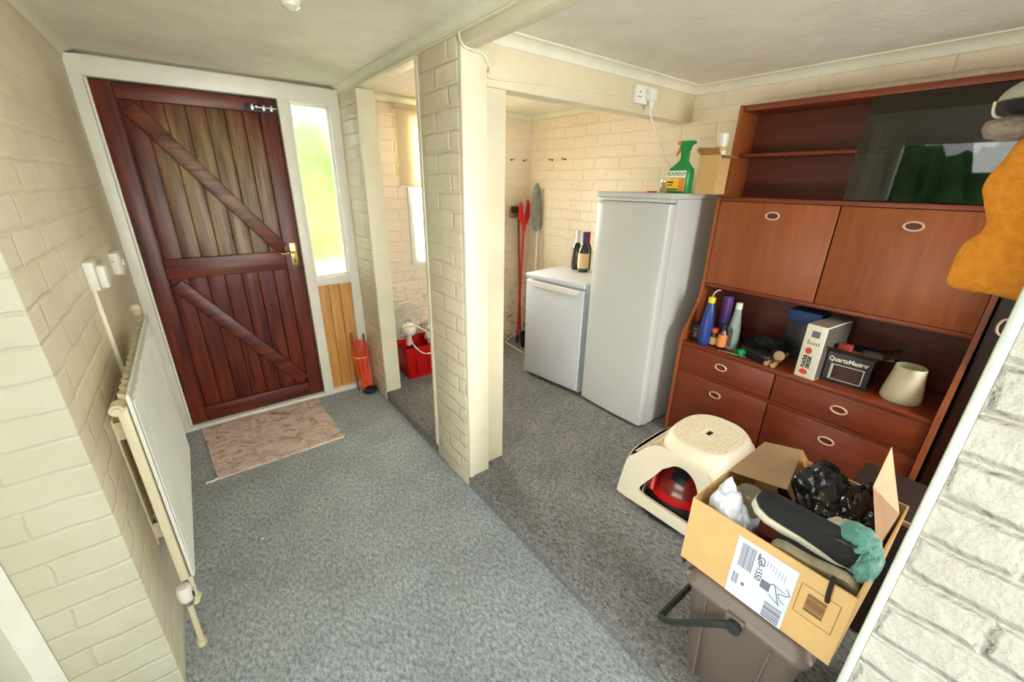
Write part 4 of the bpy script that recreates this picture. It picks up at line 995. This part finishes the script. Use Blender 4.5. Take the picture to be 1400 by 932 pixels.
def fillet(P_, k=3):
    out = []; n = len(P_)
    for i in range(n):
        p0, p1, p2, p3 = P_[i-1], P_[i], P_[(i+1) % n], P_[(i+2) % n]
        for q in range(k):
            t = q/k; out.append(tuple(.5*(2*p1[c]+(-p0[c]+p2[c])*t+(2*p0[c]-5*p1[c]+4*p2[c]-p3[c])*t*t+(-p0[c]+3*p1[c]-3*p2[c]+p3[c])*t**3) for c in (0, 1)))
    return out
outer, inner = fillet(outer), fillet(inner)
for s_ in (-1, 1):
    b = nbm(); R1, R2, R3, R4, R5 = [], [], [], [], []
    for (y, z), (yi, zi) in zip(outer, inner):
        R1.append((s_*shellx(z), y, z)); R4.append((s_*(shellx(z)-.006), y, z))
        R5.append((s_*(shellx(zi)+.003), yi+(y-yi)*.12, zi+(z-zi)*.12)); R2.append((s_*shellx(zi), yi, zi)); R3.append((s_*(shellx(zi)-.014), yi, zi))
    loft(b, [R1, R5, R2, R3, R4, R1], False, False); bmesh.ops.remove_doubles(b, verts=b.verts, dist=1e-6)
    obj('side_frame', b, M_stool, stl, 50)
US = (-1, -.93, -.8, -.5, -.2, .2, .5, .8, .93, 1)
b = nbm()
loft(b, [seatring(.264, -.200, .180, 0, 7, 96), seatring(.248, -.192, .172, .10, 6, 96), seatring(.230, -.186, .168, .20, 4.5, 96), seatring(.213, -.178, .160, .305, 3.4, 96), seatring(.204, -.170, .153, ZS-.04, 2.8, 96), seatring(.198, -.165, .150, ZS-.024, 2.6, 96), seatring(.190, -.158, .144, ZS-.012, 2.5, 96)], False, False)
bmesh.ops.recalc_face_normals(b, faces=b.faces); bmesh.ops.solidify(b, geom=b.faces[:], thickness=.004)
bo_ = obj('tmp_body', b, M_stool)
b = nbm(); prism(b, inner, 'x', -.4, .4); cu_ = obj('tmp_cut', b, M_stool, smooth=0)
md = bo_.modifiers.new('cut', 'BOOLEAN'); md.object = cu_; md.operation = 'DIFFERENCE'; md.solver = 'EXACT'
bpy.context.view_layer.update()
me_ = bpy.data.meshes.new_from_object(bo_.evaluated_get(bpy.context.evaluated_depsgraph_get()))
bpy.data.objects.remove(bo_); bpy.data.objects.remove(cu_)
b = nbm(); b.from_mesh(me_); obj('body', b, M_stool, stl, 50)
b = nbm(); rows = []
for (y, z) in ((.275, .02), (.270, .10), (.262, .17), (.255, ZSt-.006), (.245, ZSt)):
    X_ = shellx(z); rows.append([(X_*u, y+.035*(1-u**4), z) for u in US])
rows.append([(shellx(ZSt)*u, .150, ZSt) for u in US])
rows.append([(shellx(ZS-.04)*u*.97, .142, ZS-.045) for u in US])
loft(b, rows, False, False, False); bmesh.ops.solidify(b, geom=b.faces[:], thickness=.004); obj('low_step', b, M_stool, stl, 50)
b = nbm()
for i in range(-12, 13):
    for j in range(8):
        x, y = i*.0145, .168+j*.0145
        if y < .245+.035*(1-(abs(x)/.22)**4)-.014 and abs(x) < .18: prism(b, [(x-.0055, ZSt), (x+.0055, ZSt), (x+.0035, ZSt+.004), (x-.0035, ZSt+.004)], 'y', y-.0055, y+.0055)
tag_st = obj('grip_studs', b, M_stool, stl, 0); tag_st['kind'] = 'stuff'

# ------------------------------------------------------------------ taupe bin and parcel box
bn = thing('food_waste_bin', 'taupe plastic caddy bin with a dark swing handle under the parcel box', 'bin', (1.135, .225, HS))
def rr3(hx, hy, r_, z): return [(x, y, z) for x, y in rrect(hx, hy, r_, 5)]
b = nbm(); loft(b, [rr3(.125, .115, .03, 0), rr3(.13, .12, .03, .01), rr3(.160, .152, .035, .365), rr3(.166, .158, .035, .375)]); body = obj('bin_body', b, M_bin, bn, 45)
b = nbm()
for y in (-.07, .07): prism(b, [(y-.0, .02), (y+.004, .02), (y*1.25+.004, .36), (y*1.25, .36)], 'x', -.1625, -.13)
obj('moulded_rib', b, M_bin, body)
b = nbm(); loft(b, [rr3(.170, .162, .035, .372), rr3(.174, .166, .036, .378), rr3(.174, .166, .036, .392), rr3(.166, .158, .035, .400), rr3(.160, .152, .035, .418), rr3(.150, .142, .04, .428), rr3(.10, .10, .04, .431)]); obj('lid', b, M_bin, bn, 45)
b = nbm(); box(b, -.182, -.170, -.02, .03, .350, .395, .004); obj('lid_catch', b, M_bin, bn)
b = nbm()
pv = [(-.186, .0, .372), (-.19, .05, .33), (-.19, .15, .215), (-.185, .19, .185), (-.16, .20, .18), (.0, .20, .18), (.16, .20, .18), (.185, .19, .185), (.19, .15, .215), (.19, .05, .33), (.186, 0, .372)]
tube(b, pv, .0105, 8, 3); cyl(b, (-.198, 0, .372), (-.165, 0, .372), .019); cyl(b, (.165, 0, .372), (.198, 0, .372), .019)
obj('swing_handle', b, M_binh, bn)

ZB = HS+.435
bxo = thing('parcel_box', 'open cardboard parcel box full of shoes standing on the taupe bin', 'cardboard box', (.98, .035, ZB))
LX, LY, LZ, T = .46, .38, .22, .004
b = nbm(); box(b, 0, T, 0, LY, 0, LZ); obj('front_side', b, M_card, bxo, 0)
b = nbm(); box(b, LX-T, LX, 0, LY, 0, LZ); obj('back_side', b, M_card, bxo, 0)
b = nbm(); box(b, T, LX-T, LY-T, LY, 0, LZ); obj('left_side', b, M_card, bxo, 0)
b = nbm(); box(b, T, LX-T, 0, T, 0, LZ); obj('right_side', b, M_card, bxo, 0)
b = nbm(); box(b, T, LX-T, T, LY-T, 0, T); obj('bottom', b, M_card_in, bxo, 0)
def flap(pts, mat, name='flap', th=.003):
    b = nbm(); n = len(pts); add_geo(b, pts, [tuple(range(n))]); bmesh.ops.solidify(b, geom=b.faces[:], thickness=th); return obj(name, b, mat, bxo, 0)
flap([(.20, LY-.002, LZ), (LX-.005, LY-.002, LZ+.002), (LX+.02, LY-.105, LZ+.018), (.235, LY-.150, LZ+.012)], M_cardflap)
flap([(.235, LY-.150, LZ+.012), (LX+.02, LY-.105, LZ+.018), (LX+.022, LY-.128, LZ-.012), (.24, LY-.175, LZ-.022)], M_card_in)
flap([(.20, .012, LZ-.01), (.40, .010, LZ), (.425, .055, LZ+.10), (.435, .078, LZ+.165), (.24, .066, LZ+.135)], M_cardflap)
# label and print on the front side
b = nbm(); box(b, -.0008, -.0001, .105, .245, .0, .195); lab = obj('address_label', b, M_label, bxo, 0)
def bars(parent, name, y0, y1, z0, z1, along, mat, n, seed):
    rnd = random.Random(seed); b = nbm()
    for i in range(n):
        t0 = (i+.1*rnd.random())/n; t1 = t0+(.25+.5*rnd.random())/n
        if along == 'z': box(b, -.0014, -.0009, y0, y1, z0+(z1-z0)*t0, z0+(z1-z0)*t1)
        else: box(b, -.0014, -.0009, y0+(y1-y0)*t0, y0+(y1-y0)*t1, z0, z1)
    return obj(name, b, mat, parent, 0)
bars(lab, 'barcode', .198, .233, .105, .182, 'y', M_ink, 14, 1)
bars(lab, 'barcode', .112, .152, .004, .055, 'z', M_ink, 13, 2)
bars(lab, 'barcode', .222, .238, .042, .078, 'y', M_ink, 5, 3)
def ltext(s, size, y, z, parent=lab, mat=M_ink, ang=-PI/2, bold=.0003, xs=1.0):
    m_ = Mw @ Matrix.Rotation(ang, 4, 'Z'); return text('lettering', s, size, mat, parent, (-.0011, y, z), m_.to_euler(), bold, .0002, xs=xs)
ltext('GB-1550', .021, .182, .135, mat=M_inkd, bold=.0001); b = nbm(); box(b, -.0014, -.0009, .204, .212, .050, .060); box(b, -.0014, -.0009, .187, .192, .158, .180); obj('small_print', b, M_ink, lab)
for i in range(7): ltext('- -- --- --', .006, .168-i*.007, .165-.002*i)
b = nbm(); box(b, -.0014, -.0009, .150, .172, .085, .112); obj('stamp', b, M_ink, lab, 0)
b = nbm(); tube(b, [(-.0016, .150, .112), (-.0016, .142, .118), (-.0016, .128, .078), (-.0016, .122, .068)], .0008, 4, 3); tube(b, [(-.0016, .118, .128), (-.0016, .108, .115), (-.0016, .118, .105), (-.0016, .130, .100), (-.0016, .124, .085), (-.0016, .114, .080)], .0008, 4, 4); tube(b, [(-.0016, .150, .08), (-.0016, .122, .068)], .0008, 4); tube(b, [(-.0016, .145, .118), (-.0016, .118, .112)], .0007, 4); obj('scribble', b, M_inkd, lab)
b = nbm()
for (ya, za), (yb, zb_) in ((((.018), .175), (.095, .175)), ((.095, .175), (.095, .085)), ((.095, .085), (.018, .085)), ((.018, .085), (.018, .175))): tube(b, [(-.0006, ya, za), (-.0006, yb, zb_)], .0006, 4)
obj('printed_frame', b, M_inkb, bxo)
fb = bars(bxo, 'printed_barcode', .040, .078, .105, .160, 'z', M_inkb, 9, 6)

# contents
ZI = ZB+T
pb = thing('plastic_bag', 'crumpled white plastic bag in the left corner of the parcel box', 'bag', (1.045, .350, ZI))
b = nbm(); blob(b, (0, .0, .14), (.046, .048, .128), .22, 1.9, 4, 3); blob(b, (.01, -.03, .12), (.04, .04, .10), .2, 2, 4, 9); obj('bag_body', b, M_bagw, pb, 25)
jb = thing('plastic_jar', 'clear plastic jar with a white label behind the white bag', 'jar', (1.125, .325, ZI))
b = nbm(); lathe(b, [(.038, 0), (.04, .01), (.04, .20), (.034, .225), (.03, .23)], seg=24); obj('jar_body', b, M_jar, jb)
b = nbm(); lathe(b, [(.0406, .09), (.0406, .165)], seg=24, cap0=False, cap1=False); obj('label', b, M_label, jb)
rbk = nbm(); box(rbk, -.045, .045, -.05, .05, 0, .14, .006); tag(obj('red_tin', rbk, plain('dark_red_tin', H3(96, 22, 18), .5), loc=(1.14, .225, ZI+.001)), 'dark red tin deep in the parcel box below the black trainer', 'tin')
bb = nbm(); blob(bb, (.01, .03, .15), (.115, .11, .125), .26, 1.5, 5, 6); blob(bb, (-.02, -.05, .15), (.095, .06, .125), .3, 1.8, 5, 12); blob(bb, (.05, -.05, .20), (.05, .045, .07), .4, 2.2, 4, 15)
tag(obj('bin_bag', bb, M_blackbag, smooth=60, loc=(1.315, .165, ZI)), 'shiny black bin bag filling the back of the parcel box', 'bag')
def place_shoe(name, label, loc, rot, mu, ms, L_=.27, Wd=.095, h=.09, group='trainers in the parcel box'):
    t = thing(name, label, 'shoe', loc, rot=rot, group=group); shoe(t, L_, Wd, mu, ms, h); return t
place_shoe('trainer', 'black trainer with white sole lying on top in the parcel box', (1.085, .182, ZI+.218), (math.radians(-6), math.radians(-12), math.radians(95)), M_shoe, M_sole, .235, .088, .08)
place_shoe('trainer', 'black trainer sole up against the label side of the parcel box', (1.022, .128, ZI+.172), (math.radians(-80), math.radians(4), math.radians(-80)), M_shoe, M_soled, .18, .085, .075)
place_shoe('trainer', 'black trainer lowest in the parcel box next to the white bag', (1.045, .225, ZI+.075), (0, 0, math.radians(95)), M_shoe, M_black, .25, .09, .09)
b = nbm(); blob(b, (0, 0.005, 0), (.05, .055, .03), .22, 1.8, 5, 21); blob(b, (-.02, -.035, -.035), (.05, .025, .05), .2, 2, 5, 25)
tag(obj('scarf', b, M_teal, smooth=60, loc=(1.115, .085, ZI+.262)), 'teal and beige patterned cloth tucked beside the top trainer', 'cloth')
b = nbm(); blob(b, (0, 0, 0), (.045, .026, .045), .2, 2, 4, 31); tag(obj('black_cloth', b, M_shoe, loc=(1.065, .09, ZI+.08)), 'black cloth filling the right front corner of the parcel box', 'cloth')
b = nbm(); tube(b, [(1.01, .085, ZB+.20), (.99, .083, ZB+.228), (.974, .082, ZB+.222), (.972, .080, ZB+.19), (.972, .078, ZB+.172)], .005, 6, 5)
tag(obj('shoe_lace', b, plain('dark_brown_lace', H3(40, 26, 18), .9), smooth=60), 'dark lace hanging over the front edge of the parcel box', 'lace')

# floor things round the bin
flap([(.01, LY-.001, .002), (.13, LY-.001, .002), (.13, LY-.006, -.055), (.02, LY-.004, -.045)], M_inkb, 'bottom_flap')
b = nbm(); blob(b, (0, 0, .12), (.13, .13, .15), .3, 2.5, 4, 41); tag(obj('bag_of_clothes', b, M_camo, smooth=60, loc=(1.30, -.12, HS)), 'dark patterned bag of cloth on the floor right of the bin', 'bag')
b = nbm()
o2 = thing('storage_box', 'dark brown storage box with a pale edge behind the parcel box', 'box', (1.60, .0, HS))
b = nbm(); box(b, 0, .30, 0, .20, 0, .50, .004); obj('box_body', b, M_dkcard, o2)
b = nbm(); box(b, -.002, .006, -.002, .204, .49, .508, .002); obj('pale_rim', b, M_tape, o2)

# ------------------------------------------------------------------ hanging things beyond the nib wall
ck = nbm(); box(ck, 1.006, 1.02, -.55, -.01, 1.74, 1.81, .004)
hk = thing('coat_rack', 'wooden coat rack on the far face of the white nib wall', 'coat rack', (0, 0, 0)); obj('board', ck, M_broom_wood, hk)
for y in (-.45, -.25, -.06):
    b = nbm(); tube(b, [(1.02, y, 1.775), (1.075, y, 1.77), (1.10, y, 1.79)], .006, 8, 4); obj('hook', b, M_screws, hk)
def slab(name, label, cat, pts, x0, x1, mat, disp=.008, loc=(0, 0, 0)):
    """soft hanging cloth: outline (y,z) pillowed between x0 and x1"""
    n = len(pts); cy_ = sum(p[0] for p in pts)/n; cz_ = sum(p[1] for p in pts)/n; b = nbm()
    P = []
    for i in range(n):
        p0, p1, p2, p3 = pts[i-1], pts[i], pts[(i+1) % n], pts[(i+2) % n]
        for k in range(6):
            t = k/6; P.append(tuple(.5*(2*p1[j]+(-p0[j]+p2[j])*t+(2*p0[j]-5*p1[j]+4*p2[j]-p3[j])*t*t+(-p0[j]+3*p1[j]-3*p2[j]+p3[j])*t**3) for j in (0, 1)))
    rings = []; xm, hx = (x0+x1)/2, (x1-x0)/2
    K = [(.02, 1), (.25, .98), (.5, .93), (.72, .8), (.88, .58), (.97, .3), (1, 0), (.97, -.3), (.88, -.58), (.72, -.8), (.5, -.93), (.25, -.98), (.02, -1)]
    for s, u in K:
        rings.append([(xm+hx*u+disp*noise.noise((p[0]*16, p[1]*16, u*2)), cy_+(p[0]-cy_)*s+disp*.4*noise.noise((p[1]*40, u*3, 1)), cz_+(p[1]-cz_)*s+disp*.4*noise.noise((p[0]*40, u*3, 5))) for p in P])
    loft(b, rings); o = obj(name, b, mat, smooth=70); tag(o, label, cat); return o
slab('fleece_jacket', 'mustard orange fleece hanging beyond the white nib wall', 'fleece', [(-.30, 1.67), (-.05, 1.69), (.04, 1.67), (.082, 1.64), (.098, 1.60), (.105, 1.565), (.090, 1.524), (.086, 1.497), (.103, 1.468), (.104, 1.415), (.092, 1.395), (.03, 1.390), (-.10, 1.36), (-.30, 1.30)], 1.05, 1.11, M_fleece)
cpt = thing('baseball_cap', 'white cap with a dark inside hanging above the fleece', 'cap', (1.10, .085, 1.70))
b = nbm(); rows = []
for k in range(9):
    t = k/8*PI/2; rr = math.cos(t); rows.append([(.045*rr*math.cos(a), .055*rr*math.sin(a)-.01, .034*math.sin(t)-.004) for a in [2*PI*i/20 for i in range(20)]] if k < 8 else [(.0005*math.cos(2*PI*i/20), .0005*math.sin(2*PI*i/20)-.01, .03) for i in range(20)])
loft(b, rows, False, True); bmesh.ops.solidify(b, geom=b.faces[:], thickness=.002); obj('crown', b, M_capw, cpt, 60)
b = nbm(); loft(b, [[(.044*math.cos(a), .054*math.sin(a)-.01, -.006) for a in [2*PI*i/20 for i in range(20)]], [(.03*math.cos(a), .038*math.sin(a)-.01, -.022) for a in [2*PI*i/20 for i in range(20)]]]); obj('dark_lining', b, M_black, cpt)
b = nbm(); tube(b, [(-.01, .046, -.004), (-.01, .040, -.026), (0, .01, -.03), (.0, -.03, -.018), (0, -.06, -.004)], .002, 6, 4); obj('strap', b, M_capw, cpt)
b = nbm(); blob(b, (0, 0, 0), (.04, .032, .019), .12, 2, 4, 50); tag(obj('woolly_hat', b, M_wool, smooth=60, loc=(1.10, .103, 1.655)), 'grey brown knitted hat hanging under the white cap', 'hat')
b = nbm(); blob(b, (0, 0, 0), (.04, .05, .03), .12, 2, 4, 53); tag(obj('knitted_cloth', b, M_wool, smooth=60, loc=(1.09, .035, 1.655)), 'grey brown knitted cloth at the right edge above the fleece', 'scarf')

# ------------------------------------------------------------------ ceiling bulb
lp = thing('ceiling_lamp', 'bare bulb in a ceiling holder above the passage', 'lamp', (.350, 1.50, HC))
b = nbm(); lathe(b, [(.045, 0), (.045, -.012), (.025, -.02), (.02, -.04)], seg=24); obj('batten_holder', b, M_brass, lp)
b = nbm(); lathe(b, [(.014, -.035), (.016, -.05), (.028, -.075), (.030, -.09), (.024, -.108), (.010, -.118), (.0, -.12)], seg=24, cap1=False); obj('bulb', b, M_bulb, lp)
